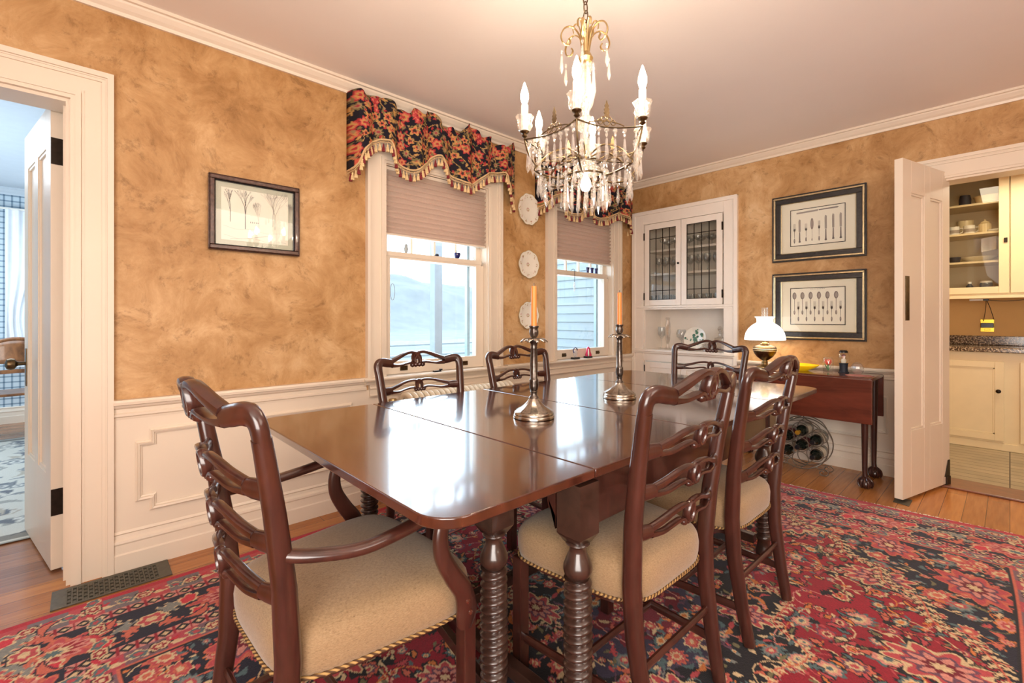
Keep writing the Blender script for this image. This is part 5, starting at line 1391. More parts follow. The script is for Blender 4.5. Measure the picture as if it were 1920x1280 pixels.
# stemware on the shelves: three kinds, each piece a thing
def glass_proto(kind):
    mb = MB()
    if kind == 0: pr_ = [(.034,0),(.034,.002),(.006,.005),(.0035,.012),(.0035,.075),(.010,.085),(.028,.105),(.034,.135),(.031,.165),(.029,.165),(.032,.135),(.026,.106),(.0001,.090)]
    elif kind == 1: pr_ = [(.028,0),(.030,.004),(.032,.10),(.034,.115),(.032,.115),(.030,.10),(.027,.010),(.0001,.009)]
    else: pr_ = [(.030,0),(.030,.002),(.005,.005),(.0035,.012),(.0035,.055),(.012,.062),(.045,.080),(.050,.105),(.048,.105),(.042,.082),(.0001,.066)]
    mb.lathe(pr_, n=18, cap=False)
    return mb.build(['wine_glass', 'tumbler', 'coupe_glass'][kind], M['stem'], None)
kinds = [glass_proto(k) for k in range(3)]; first = [True]*3
glab = ['clear stemmed wine glass on a cabinet shelf behind the leaded doors', 'clear straight tumbler on the lowest shelf behind the leaded doors', 'clear coupe glass on the top shelf behind the leaded doors']
ggrp = ['wine glasses in the china cabinet', 'tumblers in the china cabinet', 'coupe glasses in the china cabinet']
for k in range(3): tag(kinds[k], glab[k], 'glass', ggrp[k])
def put_glass(k, y, x, z):
    global first
    if first[k]: o = kinds[k]; first[k] = False
    else: o = kinds[k].copy(); C.objects.link(o)
    o.location = (x, y, z)
r3 = random.Random(21)
for row, (xo, zz, k) in enumerate(((D + .10, 1.8675, 2), (D + .22, 1.8675, 2), (D + .10, 1.6225, 0), (D + .23, 1.6225, 0), (D + .09, 1.2825, 1), (D + .20, 1.2825, 1))):
    stp = (.118, .118, .086, .092, .084, .090)[row]
    y = 1.86 + .02*row % .05
    while y < 2.565: put_glass(k, y + r3.uniform(-.006, .006), xo + r3.uniform(-.008, .008), zz); y += stp
# open niche: stemware left, decorated plate, decanters right
def simple(name, label, cat, prof, loc, mat, n=24, rfn=None, grp=None, angle=40):
    o = MB().lathe(prof, n=n, rfn=rfn, cap=False).build(name, mat, None, angle=angle); o.location = loc; return tag(o, label, cat, grp)
zc = .8355
simple('goblet', 'tall clear goblet standing left in the open niche of the china cabinet', 'glass', [(.040,0),(.040,.002),(.006,.006),(.004,.02),(.004,.10),(.015,.115),(.038,.15),(.042,.19),(.038,.23),(.036,.23),(.040,.19),(.034,.15),(.0001,.12)], (D + .14, 2.50, zc), M['stem'])
simple('crystal_vase', 'tall faceted crystal vase in the middle left of the cabinet niche', 'vase', [(.030,0),(.034,.005),(.020,.02),(.012,.05),(.022,.10),(.030,.18),(.026,.26),(.018,.30),(.022,.33),(.020,.33),(.014,.30),(.0001,.06)], (D + .10, 2.41, zc), M['crystal'], rfn=lambda th, i, r: r*(1 + .05*cos(8*th)), angle=10)
simple('globe_goblet', 'round clear globe goblet in the niche, beside the painted plate', 'glass', [(.036,0),(.036,.002),(.005,.006),(.004,.09),(.02,.10),(.048,.13),(.052,.165),(.040,.205),(.038,.205),(.050,.165),(.045,.132),(.0001,.105)], (D + .20, 2.31, zc), M['stem'])
t = thing('painted_plate', 'round green and white painted plate standing upright in the cabinet niche', 'plate', (D + .15, 2.14, zc))
Rm = Matrix.Translation((0, 0, .118)) @ Matrix.Rotation(radians(-78), 4, 'Y')
MB().lathe([(.0001,0),(.07,.001),(.085,.006),(.112,.014),(.113,.017),(.084,.010),(.07,.005),(.0001,.004)], n=48, mat=Rm).build('plate_body', M['porcelain'], t)
mb = MB(); 
for k in range(26):
    a_ = r3.uniform(0, 6.28); rr = r3.uniform(.0, .10); mb.lathe([(r3.uniform(.006,.018), .0165 if rr > .07 else .0070), (.0001, .0175 if rr > .07 else .0078)], n=7, mat=Rm @ Matrix.Translation((rr*cos(a_), rr*sin(a_), 0)))
mb.build('painted_scene', M['green_plate'], t, smooth=False)
MB().sweep([(-.02,-.04,.004),(-.02,.04,.004)], .003, 6).sweep([(-.03,.03,.003),(.05,.03,.003),(.03,.03,.10)], .003, 6).sweep([(-.03,-.03,.003),(.05,-.03,.003),(.03,-.03,.10)], .003, 6).build('plate_stand', M['iron'], t)
t = thing('square_decanter', 'square cut-glass decanter with stopper at the right of the niche', 'decanter', (D + .14, 1.89, zc))
MB().box(-.042,.042,-.042,.042,0,.135).build('decanter_body', M['crystal'], t, smooth=False, bevel=.008)
MB().lathe([(.030,.135),(.014,.150),(.014,.172),(.022,.176),(.020,.180)], n=16).build('decanter_neck', M['crystal'], t)
MB().lathe([(.012,.180),(.010,.188),(.022,.205),(.024,.222),(.012,.240),(.0001,.246)], n=8).build('stopper', M['crystal'], t, smooth=False)
simple('crystal_box', 'low cut-glass dish in the niche, left of the square decanter', 'dish', [(.050,0),(.054,.004),(.058,.055),(.060,.070),(.056,.070),(.052,.012),(.0001,.010)], (D + .10, 1.985, zc), M['crystal'], rfn=lambda th, i, r: r*(1 + .04*cos(10*th)), angle=10)

# ------------------------------------------------------------------ drop-leaf side table and what stands on it
st = thing('drop_leaf_side_table', 'red mahogany drop-leaf side table with claw feet against the far wall', 'side table', (0, 0, 0))
SX0, SX1, SY0, SY1 = 3.880, 4.262, .625, 1.60
mb = MB().prism(rounded_rect(SX0, SX1, SY0, SY1, .02, .02, .02, .02, 4), 'z', .728, .750); mb.build('table_top', M['mahog_side'], st, smooth=True, angle=30, bevel=.003)
MB().box(SX0 - .022, SX0 - .001, SY0, SY1, .440, .742).build('front_drop_leaf', M['mahog_side'], st, smooth=False, bevel=.005)
MB().box(SX1 + .001, SX1 + .020, SY0, SY1, .440, .742).build('rear_drop_leaf', M['mahog_side'], st, smooth=False, bevel=.005)
for y in (SY0 + .045, SY1 - .065): MB().prism([(SX0 + .02, .728), (SX1 - .02, .728), (SX1 - .02, .64), (SX1 - .10, .655), (SX0 + .10, .655), (SX0 + .02, .64)], 'y', y, y + .02).build('end_apron', M['mahog_side'], st, smooth=False)
for x in (SX0 + .028, SX1 - .046): MB().box(x, x + .018, SY0 + .065, SY1 - .065, .64, .728).build('side_apron', M['mahog_side'], st, smooth=False)
for x in (SX0 + .038, SX1 - .03):
    for y in (SY0 + .050, SY1 - .05):
        mb = MB(); sx = -1
        sy = 0
        pts = [(x, y, .728), (x, y, .60), (x, y, .40), (x, y, .2), (x - .002, y, .10), (x - .006, y - .003, .060)]
        mb.sweep(pts, lambda i, q: [(.024,.024),(.024,.024),(.020,.020),(.017,.017),(.015,.015),(.017,.017)][i], 12)
        o = mb.build('leg', M['mahog'], st)
        mb = MB().lathe([(.0001,0),(.026,.003),(.036,.018),(.037,.032),(.030,.048),(.016,.064),(.0001,.070)], (x - .012, y - .006, 0), 18)
        for a_ in (-2.6, 2.6, -1.6, 1.6, 3.14):
            ca, sa = cos(a_), sin(a_)
            mb.sweep(spline([(x - .006 + .012*ca, y - .004 + .012*sa, .070), (x - .012 + .034*ca, y - .006 + .034*sa, .052), (x - .012 + .041*ca, y - .006 + .041*sa, .026), (x - .012 + .034*ca, y - .006 + .034*sa, .006)], 4), lambda i, q: .0085 - .004*q, 8)
        mb.build('claw_foot', M['mahog'], o)
zt = .7502
# oil-style lamp
lp = thing('table_lamp', 'lit brass oil-style lamp with white glass dome shade on the side table', 'lamp', (4.10, 1.368, zt))
MB().lathe([(.060,0),(.062,.004),(.058,.010),(.040,.016),(.026,.026),(.020,.040),(.026,.046),(.020,.052),(.018,.060)], n=32).build('foot', M['brass'], lp)
MB().lathe([(.018,.058),(.030,.066),(.058,.088),(.078,.116),(.086,.140),(.086,.146),(.088,.150),(.086,.154),(.087,.160),(.084,.166),(.076,.176),(.050,.184),(.034,.188)], n=40).build('oil_font', M['brass_dark'], lp)
MB().lathe([(.0875,.138),(.0895,.141),(.0875,.144)], n=40).lathe([(.0875,.152),(.090,.155),(.0875,.158)], n=40).build('font_band', M['frame_silver'], lp)
MB().lathe([(.034,.187),(.036,.195),(.024,.200),(.022,.212),(.034,.216),(.036,.232),(.028,.238),(.024,.25)], n=24).build('burner', M['brass'], lp)
mb = MB().sweep([(.136*cos(2*pi*k/36), .136*sin(2*pi*k/36), .232) for k in range(36)], .003, 6, closed=True)
for k in range(3): a_ = 2*pi*k/3 + .4; mb.sweep([(.03*cos(a_), .03*sin(a_), .225), (.08*cos(a_), .08*sin(a_), .226), (.136*cos(a_), .136*sin(a_), .232)], .0025, 6)
mb.build('shade_ring', M['brass'], lp)
o = MB().lathe([(.147,.228),(.148,.234),(.146,.250),(.138,.285),(.120,.318),(.094,.345),(.068,.362),(.057,.370),(.056,.382),(.057,.398),(.064,.412),(.073,.418)], n=48, cap=False).build('dome_shade', M['shade_glass'], lp); s_ = o.modifiers.new('s', 'SOLIDIFY'); s_.thickness = .003
MB().lathe([(.022,.245),(.030,.27),(.028,.31),(.0235,.36),(.0245,.475),(.0258,.492)], n=24, cap=False).build('glass_chimney', M['stem'], lp)
# tulip paperweight
t = thing('tulip_paperweight', 'clear glass paperweight with a red tulip inside, left of the figurine', 'paperweight', (4.13, .935, zt))
MB().lathe([(.028,0),(.031,.004),(.036,.04),(.038,.075),(.034,.10),(.024,.112),(.0001,.114)], n=28).build('glass_body', glassy('paperweight_glass', (.97,.97,.95), .06, .02, .05), t)
mb = MB()
for k in range(6):
    a_ = k*pi/3
    mb.grid(7, 5, lambda u, v, a_=a_: ((.006 + .014*sin(u*2.2))*cos(a_) - (v-.5)*.022*sin(pi*(.1+.85*u))*sin(a_), (.006 + .014*sin(u*2.2))*sin(a_) + (v-.5)*.022*sin(pi*(.1+.85*u))*cos(a_), .050 + u*.045))
mb.build('tulip_petals', M['tulip_red'], t, fixn=False)
mb = MB().cyl((0,0,.008), (0,0,.052), .002, 6)
for a_, tip in ((1.3, .026), (-1.6, .026), (3.3, .012)): mb.grid(8, 4, lambda u, v, a_=a_, tip=tip: (tip*u*cos(a_) - (v-.5)*.014*sin(pi*(.05+.9*u))*sin(a_), tip*u*sin(a_) + (v-.5)*.014*sin(pi*(.05+.9*u))*cos(a_), .008 + .055*u))
mb.build('tulip_leaves', M['leaf'], t, fixn=False)
# domed figurine
t = thing('domed_figurine', 'small figure under a clear dome with black cap on a navy base', 'figurine', (4.15, .842, zt))
MB().lathe([(.034,0),(.034,.004),(.028,.008),(.025,.030),(.027,.062),(.030,.070),(.0001,.071)], n=24).build('navy_base', M['navy'], t)
MB().lathe([(.0001,.070),(.014,.072),(.018,.090),(.012,.104),(.0001,.106)], n=16).build('figure_body', M['label_cream'], t)
MB().lathe([(.0001,.103),(.009,.108),(.012,.118),(.009,.129),(.0001,.132)], n=14).build('figure_head', M['skin'], t)
MB().lathe([(.013,.124),(.012,.131),(.008,.134),(.0001,.136)], n=14).build('figure_hat', M['label_red'], t)
MB().lathe([(.031,.070),(.035,.082),(.036,.110),(.033,.136),(.026,.152)], n=24, cap=False).build('glass_dome', M['glass'], t)
MB().lathe([(.028,.148),(.027,.158),(.020,.166),(.0001,.168)], n=20).build('black_cap', M['black'], t)
simple('crystal_ball', 'faceted clear crystal ball, rightmost ornament on the side table', 'paperweight', [(.016,0),(.030,.008),(.038,.024),(.041,.042),(.038,.060),(.028,.076),(.014,.086),(.0001,.088)], (4.09, .748, zt + .0), M['crystal'], n=12, angle=5)
o = MB().lathe([(.0001,0),(.075,0),(.082,.0012),(.075,.0024),(.0001,.003)], n=36, rfn=lambda th, i, r: r*(1 + .06*cos(9*th))).build('woven_doily', M['doily'], None); o.location = (4.0, .72, zt); tag(o, 'small pink woven doily at the right end of the side table', 'doily')
mb = MB().lathe([(.07,0),(.075,.003),(.115,.020),(.145,.040),(.147,.044),(.112,.028),(.06,.012),(.0001,.010)], n=40, cap=True, rfn=lambda th, i, r: r*(1 + .05*cos(6*th) if i > 1 else 1)); o = mb.build('yellow_dish', M['yellow'], None); o.location = (4.10, 1.135, zt); tag(o, 'shallow bright yellow glass dish on the side table beside the lamp', 'dish')
# ------------------------------------------------------------------ wine rack
wr = thing('wine_rack', 'round scrolled metal wine rack on the floor beneath the side table', 'wine rack', (4.03, 1.075, 0), radians(0))
RC = .205
def ringp(y, z, r, x, n=28): return [(x, y + r*cos(2*pi*k/n), z + r*sin(2*pi*k/n)) for k in range(n)]
cells = [(0, RC)] + [(.110*cos(radians(90 + 60*k)), RC + .110*sin(radians(90 + 60*k))) for k in range(6)]
for x in (-.065, .065):
    mb = MB().sweep(ringp(0, RC, .180, x, 48), .0038, 8, closed=True)
    for (y, z) in cells: mb.sweep(ringp(y, z, .0535, x), .0030, 8, closed=True)
    for sg in (-1, 1):
        sc_ = spline([(x, sg*.10, RC - .150), (x, sg*.125, .045), (x, sg*.160, .050), (x, sg*.180, .028), (x, sg*.165, .006), (x, sg*.135, .006), (x, sg*.125, .024), (x, sg*.140, .038), (x, sg*.150, .028)], 6); mb.sweep(sc_, .0034, 8)
        sc_ = spline([(x, sg*.178, RC + .03), (x, sg*.12, RC + .150), (x, sg*.045, RC + .192), (x*.3, sg*.008, RC + .205), (0, sg*.02, RC + .225), (0, sg*.032, RC + .212)], 6); mb.sweep(sc_, .0034, 8)
    mb.build('scroll_hoop', M['iron'], wr)
for a_ in (30, 90, 150, 210, 270, 330):
    mb = MB().cyl((-.065, .180*cos(radians(a_)), RC + .180*sin(radians(a_))), (.065, .180*cos(radians(a_)), RC + .180*sin(radians(a_))), .003, 6); mb.build('cross_bar', M['iron'], wr)
def bottle(y, z, cap, lab, label):
    t = thing('wine_bottle', label, 'bottle', (4.03, 1.075 + y, z), group='wine bottles lying in the rack')
    R = Matrix.Rotation(-pi/2, 4, 'Y')
    MB().lathe([(.0001,-.135),(.033,-.135),(.0395,-.128),(.0395,.045),(.033,.070),(.017,.090),(.0135,.100),(.0135,.130),(.0155,.132),(.0155,.140),(.0001,.141)], n=24, mat=R).build('glass_body', M['bottle'], t)
    MB().lathe([(.0145,.100),(.0145,.131),(.0165,.132),(.0165,.141),(.0001,.1425)], n=20, mat=R).build('foil_cap', cap, t)
    MB().lathe([(.0400,-.08),(.0400,.02)], n=24, mat=R, cap=False).build('paper_label', lab, t)
nms = ['at the centre of the round rack', 'with gold foil at the top of the rack', 'at the upper left of the rack', 'at the lower left of the rack', 'at the bottom of the rack', 'at the lower right of the rack', 'at the upper right of the rack']
for k, (y, z) in enumerate(cells):
    if k == 4: continue
    bottle(y, z - .0100, [M['black'], M['foil_gold'], M['black'], M['black'], M['black'], M['black'], M['label_red']][k], M['label_red'] if k in (6, 0) else M['label_cream'], 'dark wine bottle ' + nms[k])

# ------------------------------------------------------------------ pantry / kitchen beyond the right door
KX0, KX1 = D + .164, 6.45
struct('floor_pantry', MB().box(KX0, KX1, -2.3, .70, -.05, -.001), M['tile'], smooth=False)
struct('trim_threshold', MB().box(D - .03, KX0 + .06, -.606, .321, 0, .014), M['threshold'], smooth=False, bevel=.004)
struct('floor_under_door', MB().box(D, KX0, -.62, .335, -.05, -.0005), M['threshold'], smooth=False)
struct('wall_pantry_east', MB().box(KX1, KX1 + .1, -2.3, .75, 0, 2.6), M['kitchen_wall'], smooth=False)
struct('wall_pantry_north', MB().box(KX0, KX1, .70, .80, 0, 2.6), M['kitchen_wall'], smooth=False)
struct('wall_pantry_south', MB().box(KX0, KX1, -2.4, -2.3, 0, 2.6), M['kitchen_wall'], smooth=False)
struct('ceiling_pantry', MB().box(KX0, KX1, -2.4, .80, 2.6, 2.7), M['ceiling'], smooth=False)
KF = 5.88
lc = thing('base_cabinet', 'cream base cabinet with panelled door beyond the pantry doorway', 'cabinet', (0, 0, 0))
MB().box(KF, KX1, -2.2, .69, .0, .855).build('carcass', M['cream'], lc, smooth=False)
def kdoor(y0, y1, z0, z1, parent, knob=None, x=KF):
    mb = MB().box(x - .020, x - .001, y0, y1, z0, z1); o = mb.build('cabinet_door', M['cream'], parent, smooth=False, bevel=.002)
    mb = MB(); w = .055
    for a, b, c, e in ((y0, y0+w, z0, z1), (y1-w, y1, z0, z1), (y0+w, y1-w, z0, z0+w), (y0+w, y1-w, z1-w, z1)): mb.box(x - .027, x - .020, a, b, c, e)
    for a, b, c, e in ((y0+w, y0+w+.012, z0+w, z1-w), (y1-w-.012, y1-w, z0+w, z1-w), (y0+w, y1-w, z0+w, z0+w+.012), (y0+w, y1-w, z1-w-.012, z1-w)): mb.box(x - .0235, x - .020, a, b, c, e)
    mb.build('door_frame', M['cream'], o, smooth=False, bevel=.0015)
    if knob: MB().lathe([(.006,0),(.006,.012),(.015,.018),(.017,.026),(.010,.032),(.0001,.033)], n=18, mat=Matrix.Translation((x - .027, knob[0], knob[1])) @ Matrix.Rotation(-pi/2, 4, 'Y')).build('knob', M['bronze'], o)
    return o
kdoor(.035, .56, .085, .775, lc, (.068, .52)); kdoor(-.55, -.06, .085, .775, lc, (-.10, .52)); kdoor(-1.10, -.60, .085, .775, lc)
MB().box(KF - .012, KF, -2.2, .69, .0, .065).build('base_moulding', M['cream'], lc, smooth=False, bevel=.004)
tp = MB().box(KF - .045, KX1, -2.2, .695, .856, .896).build('granite_countertop', M['granite'], None, smooth=False, bevel=.006); tag(tp, 'speckled brown granite countertop beyond the pantry doorway', 'countertop')
tp = MB().box(KX1 - .03, KX1 - .001, -2.2, .695, .897, .985).build('granite_backsplash', M['granite'], None, smooth=False, bevel=.004); tag(tp, 'low brown granite backsplash strip behind the pantry counter', 'backsplash')
UX = 6.02
uc = thing('wall_cabinet', 'cream wall cabinet with glass door beyond the pantry doorway', 'cabinet', (0, 0, 0))
mb = MB().box(KX1 - .02, KX1 - .001, .0, .69, 1.36, 2.58).box(UX, KX1 - .02, .0, .018, 1.36, 2.58).box(UX, KX1 - .02, .672, .69, 1.36, 2.58).box(UX, KX1 - .02, .018, .672, 1.36, 1.40).box(UX, KX1 - .02, .018, .672, 2.50, 2.58)
mb.box(UX, KX1 - .001, -2.2, -.002, 1.36, 2.58)
mb.build('carcass', M['cream'], uc, smooth=False)
for z in (1.665, 1.93, 2.20): MB().box(UX + .03, KX1 - .021, .019, .671, z, z + .018).build('shelf', M['cream'], uc, smooth=False)
o = MB().box(UX - .020, UX - .001, .005, .068, 1.38, 2.56).box(UX - .020, UX - .001, .392, .460, 1.38, 2.56).box(UX - .020, UX - .001, .068, .392, 1.38, 1.44).box(UX - .020, UX - .001, .068, .392, 2.49, 2.56).build('glazed_door', M['cream'], uc, smooth=False, bevel=.002)
MB().box(UX - .012, UX - .009, .068, .392, 1.44, 2.49).build('door_pane', M['cglass'], o, smooth=False)
MB().box(UX - .034, UX - .020, .014, .036, 1.83, 1.87).build('latch', M['bronze'], o, smooth=False, bevel=.002)
MB().box(UX - .020, UX - .001, -.52, -.004, 1.38, 2.56).build('cabinet_door', M['cream'], uc, smooth=False, bevel=.003)
MB().box(UX - .020, UX - .001, .463, .685, 1.38, 2.56).build('side_stile', M['cream'], uc, smooth=False, bevel=.003)
MB().box(UX - .03, UX - .0, -2.2, .69, 1.335, 1.362).build('light_rail', M['cream'], uc, smooth=False, bevel=.003)
# crockery in the glass-fronted cabinet
def mug(y, z, label, hnd=-1, h=.085, r=.040, mat=None, x=UX + .14):
    t = thing('mug', label, 'mug', (x, y, z), group='crockery in the pantry glass cabinet')
    MB().lathe([(r*.9,0),(r,.004),(r,h),(r-.003,h),(r-.004,.006),(.0001,.006)], n=24).build('mug_body', mat or M['porcelain'], t)
    MB().sweep(spline([(0, hnd*r, h*.78), (0, hnd*(r + .022), h*.75), (0, hnd*(r + .026), h*.45), (0, hnd*r, h*.22)], 6), .0045, 8).build('mug_handle', mat or M['porcelain'], t)
    MB().lathe([(r+.0006, h*.25),(r+.0006, h*.62)], n=24, cap=False).build('printed_band', M['ink_pale'], t)
    return t
mug(.262, 1.948, 'white printed mug in the middle of the second shelf, pantry cabinet', -1)
mug(.368, 1.948, 'white mug at the left end of the second shelf, pantry cabinet', -1)
mug(.285, 2.038, 'cream mug stacked above the printed mug in the pantry cabinet', -1, .10, .05, M['cream'], UX + .24) if False else None
def potx(name, label, cat, prof, y, z, mat, x=UX + .12, n=24, rfn=None): return simple(name, label, cat, prof, (x, y, z), mat, n, rfn, 'crockery in the pantry glass cabinet')
potx('large_cup', 'big tan cup behind the printed mug in the pantry cabinet', 'cup', [(.04,0),(.055,.01),(.062,.15),(.059,.15),(.05,.015),(.0001,.012)], .295, 1.948, M['cream'], UX + .28)
t = thing('ribbed_teapot', 'ribbed cream lidded pot at the right of the second pantry shelf', 'pot', (UX + .14, .158, 1.948), group='crockery in the pantry glass cabinet')
MB().lathe([(.030,0),(.038,.006),(.042,.05),(.040,.085),(.030,.095),(.0001,.096)], n=48, rfn=lambda th, i, r: r*(1 + .03*cos(16*th))).build('pot_body', M['cream'], t)
MB().lathe([(.032,.096),(.026,.106),(.010,.114),(.006,.118),(.009,.126),(.0001,.130)], n=24).build('pot_lid', M['cream'], t)
potx('stacked_saucers', 'small stack of white saucers on the second pantry shelf', 'saucers', [(.03,0),(.055,.008),(.058,.012),(.055,.015),(.058,.020),(.055,.024),(.03,.020),(.0001,.019)], .090, 1.948, M['porcelain'])
potx('jar', 'dark labelled jar on the top shelf of the pantry cabinet', 'jar', [(.035,0),(.042,.006),(.044,.06),(.038,.085),(.036,.10),(.0001,.10)], .290, 2.218, M['navy'])
potx('jar_lid_label', 'cream paper label band round the dark jar', 'label', [(.0445,.025),(.0450,.06)], .290, 2.218, M['label_cream']) if False else None
potx('casserole_dish', 'tan casserole dish at the right of the top pantry shelf', 'dish', [(.07,0),(.09,.008),(.10,.06),(.105,.066),(.10,.066),(.086,.012),(.0001,.010)], .130, 2.218, M['cream'])
potx('oval_platter', 'wide shallow cream bowl on the third pantry shelf', 'bowl', [(.05,0),(.06,.006),(.125,.045),(.135,.052),(.13,.054),(.06,.016),(.0001,.012)], .205, 1.683, M['porcelain'], UX + .24)
potx('dark_bowl', 'dark small bowl at the left end of the third pantry shelf', 'bowl', [(.025,0),(.035,.01),(.042,.04),(.044,.055),(.041,.055),(.03,.012),(.0001,.010)], .360, 1.683, M['navy'])
t = thing('spice_bottle', 'small dark bottle with white cap and label on the cabinet floor', 'bottle', (UX + .10, .258, 1.4005), group='crockery in the pantry glass cabinet')
MB().lathe([(.024,0),(.026,.004),(.026,.055),(.014,.070),(.012,.078),(.0001,.078)], n=20).build('bottle_body', M['navy'], t)
MB().lathe([(.014,.078),(.014,.098),(.0001,.099)], n=20).build('bottle_cap', M['plastic_w'], t)
MB().lathe([(.0265,.018),(.0265,.045)], n=20, cap=False).build('bottle_label', M['label_cream'], t)
t = thing('storage_jar', 'wide blue-tinted jar with grey lid on the cabinet floor', 'jar', (UX + .12, .150, 1.4005), group='crockery in the pantry glass cabinet')
MB().lathe([(.040,0),(.044,.005),(.044,.075),(.038,.084),(.0001,.084)], n=24).build('jar_body', glassy('blue_tint_glass', (.6,.7,.85), .1, .05, .25, (.5,.6,.75)), t)
MB().lathe([(.041,.084),(.041,.100),(.0001,.101)], n=24).build('jar_lid', M['plastic_w'], t)
potx('serving_boat', 'small white serving boat at the left of the cabinet floor', 'dish', [(.02,0),(.03,.006),(.045,.03),(.05,.034),(.046,.034),(.02,.010),(.0001,.010)], .362, 1.4005, M['porcelain'])
o = MB().grid(12, 8, lambda u, v: (UX + .20 + .01*sin(u*5), .085 + .10*u, 1.80 + .125*v - .02*u)).build('hanging_towel', M['plastic_w'], None, fixn=False); tag(o, 'white paper sheet hanging behind the glass under the second shelf', 'paper')
# outlet, plug-in and cord
t = thing('wall_outlet', 'brass outlet plate with black plug on the yellow pantry wall', 'outlet', (KX1 - .001, .150, 1.085))
MB().box(-.006, 0, -.048, .048, -.062, .062).build('cover_plate', M['outlet'], t, smooth=False, bevel=.003)
MB().box(-.030, -.006, -.045, .045, -.022, .026).build('black_plug', M['black'], t, smooth=False, bevel=.004)
MB().box(-.010, -.006, -.02, .02, -.050, -.030).build('socket', M['foil_gold'], t, smooth=False, bevel=.002)
t = thing('under_cabinet_light', 'slim white light bar fixed under the pantry wall cabinet', 'light', (UX + .12, .215, 1.335))
MB().box(-.02, .02, -.045, .045, -.016, 0).build('light_housing', M['plastic_w'], t, smooth=False, bevel=.003)
MB().box(-.018, .018, -.082, -.047, -.018, 0).build('cord_clip', M['black'], t, smooth=False, bevel=.003)
for pts, lb in ((spline([(UX + .12, .150, 1.318), (UX + .2, .155, 1.24), (KX1 - .02, .175, 1.13)], 8), 'thin brown cord from the light bar to the left of the outlet'), (spline([(UX + .12, .145, 1.318), (UX + .2, .125, 1.25), (KX1 - .02, .105, 1.145)], 8), 'thin brown cord from the light bar to the right of the outlet'), (spline([(UX + .12, .14, 1.325), (UX + .12, .03, 1.312), (UX + .12, -.10, 1.322)], 8), 'thin brown cord running right along the cabinet underside')):
    o = MB().sweep(pts, .0028, 6).build('power_cord', M['cord'], None); tag(o, lb, 'cord', 'cords under the pantry cabinet')

# ------------------------------------------------------------------ window sill things
t = thing('sill_cup', 'pale blue pot with a sprig on the middle rail of the left window', 'pot', (2.05, W + .045, 1.6005))
MB().lathe([(.012,0),(.018,.004),(.026,.030),(.024,.042),(.022,.042),(.0001,.010)], n=20).build('pot_body', M['cobalt'], t)
MB().sweep([(0,0,.03),(.02,0,.055),(.035,0,.06)], .002, 5).sweep([(0,0,.03),(-.01,0,.06)], .002, 5).build('sprig', M['leaf'], t)
simple('sill_figurine', 'small pale bird figurine at the left of the left window rail', 'figurine', [(.008,0),(.012,.01),(.016,.028),(.010,.044),(.012,.052),(.006,.062),(.0001,.064)], (1.62, W + .045, 1.6005), M['siding'], 12)
simple('sill_shell', 'tiny dark shell on the left window rail beside the pot', 'figurine', [(.012,0),(.016,.006),(.012,.016),(.0001,.02)], (1.87, W + .045, 1.6005), M['navy'], 10)
simple('sill_dome', 'tiny clear dome ornament at the right of the left window rail', 'figurine', [(.016,0),(.017,.01),(.012,.024),(.0001,.030)], (2.20, W + .045, 1.6005), M['stem'], 14)
for k in range(3):
    y = 3.62 + k*.068
    o = MB().lathe([(.012,0),(.013,.004),(.015,.03),(.020,.052),(.018,.052),(.012,.03),(.0001,.012)], n=16).build('cobalt_cup', M['cobalt'], None); o.location = (y, W + .045, 1.6005)
    tag(o, ['leftmost', 'middle', 'rightmost'][k] + ' of three tiny cobalt cups on the right window rail', 'cup', 'cobalt cups on the window rail')
t = thing('sun_catcher', 'clear crystal drop hanging from a hook in the right window', 'sun catcher', (3.40, W + .028, 1.44))
MB().sweep(spline([(-.045,.005,.165),(-.02,0,.178),(0,0,.165),(.0,0,.10),(0,0,.055)], 6), .0022, 6).build('hanger', M['bronze'], t)
MB().lathe([(.0001,.060),(.008,.050),(.006,.036),(.012,.020),(.008,-.01),(.0001,-.045)], n=8).build('crystal_drop', M['crystal'], t, smooth=False)
for x, m_, lb, nm_ in ((3.345, 'stem', 'clear glass figurine with blue tips on a black block on the right window sill', 'glass_figurine'), (3.535, 'pinkglass', 'cranberry pink glass figurine on a black block on the right window sill', 'glass_figurine')):
    t = thing(nm_, lb, 'figurine', (x, W - .025, .7775), group='glass figurines on the right window sill')
    MB().box(-.042,.042,-.022,.022,0,.018).build('black_block', M['black'], t, smooth=False, bevel=.002)
    if m_ == 'stem':
        mb = MB().lathe([(.012,.018),(.016,.03),(.022,.055),(.010,.075),(.0001,.078)], n=12); mb.build('glass_body', M['stem'], t)
        MB().sweep(spline([(-.02,0,.06),(-.03,0,.085),(-.005,0,.105),(.02,0,.098),(.03,0,.08)], 5), .005, 8).build('blue_tips', M['cobalt'], t)
    else:
        mb = MB().lathe([(.030,.018),(.032,.03),(.022,.06),(.018,.09),(.008,.105),(.0001,.108)], n=14, rfn=lambda th, i, r: r*(1 + .2*cos(th))); mb.build('glass_body', M['pinkglass'], t)
        MB().lathe([(.006,.02),(.008,.05),(.004,.085),(.0001,.09)], (-.018,-.02,0), 10).build('white_stripe', M['porcelain'], t)
mb = MB().sweep([(1.508 + .016*cos(2*pi*k/24), W + .025, 1.33 + .055*sin(2*pi*k/24)) for k in range(24)], .0015, 6, closed=True); tag(mb.build('hoop_ornament', M['iron'], None), 'thin oval wire hoop hanging at the left of the left window', 'ornament')
mb = MB().box(1.80, 1.86, W - .03, W - .005, .7775, .787).box(1.85, 1.87, W - .03, W - .012, .787, .797); tag(mb.build('eyeglasses_case', M['black'], None, smooth=False, bevel=.003), 'small black trinket lying on the left window sill behind the chair', 'trinket')

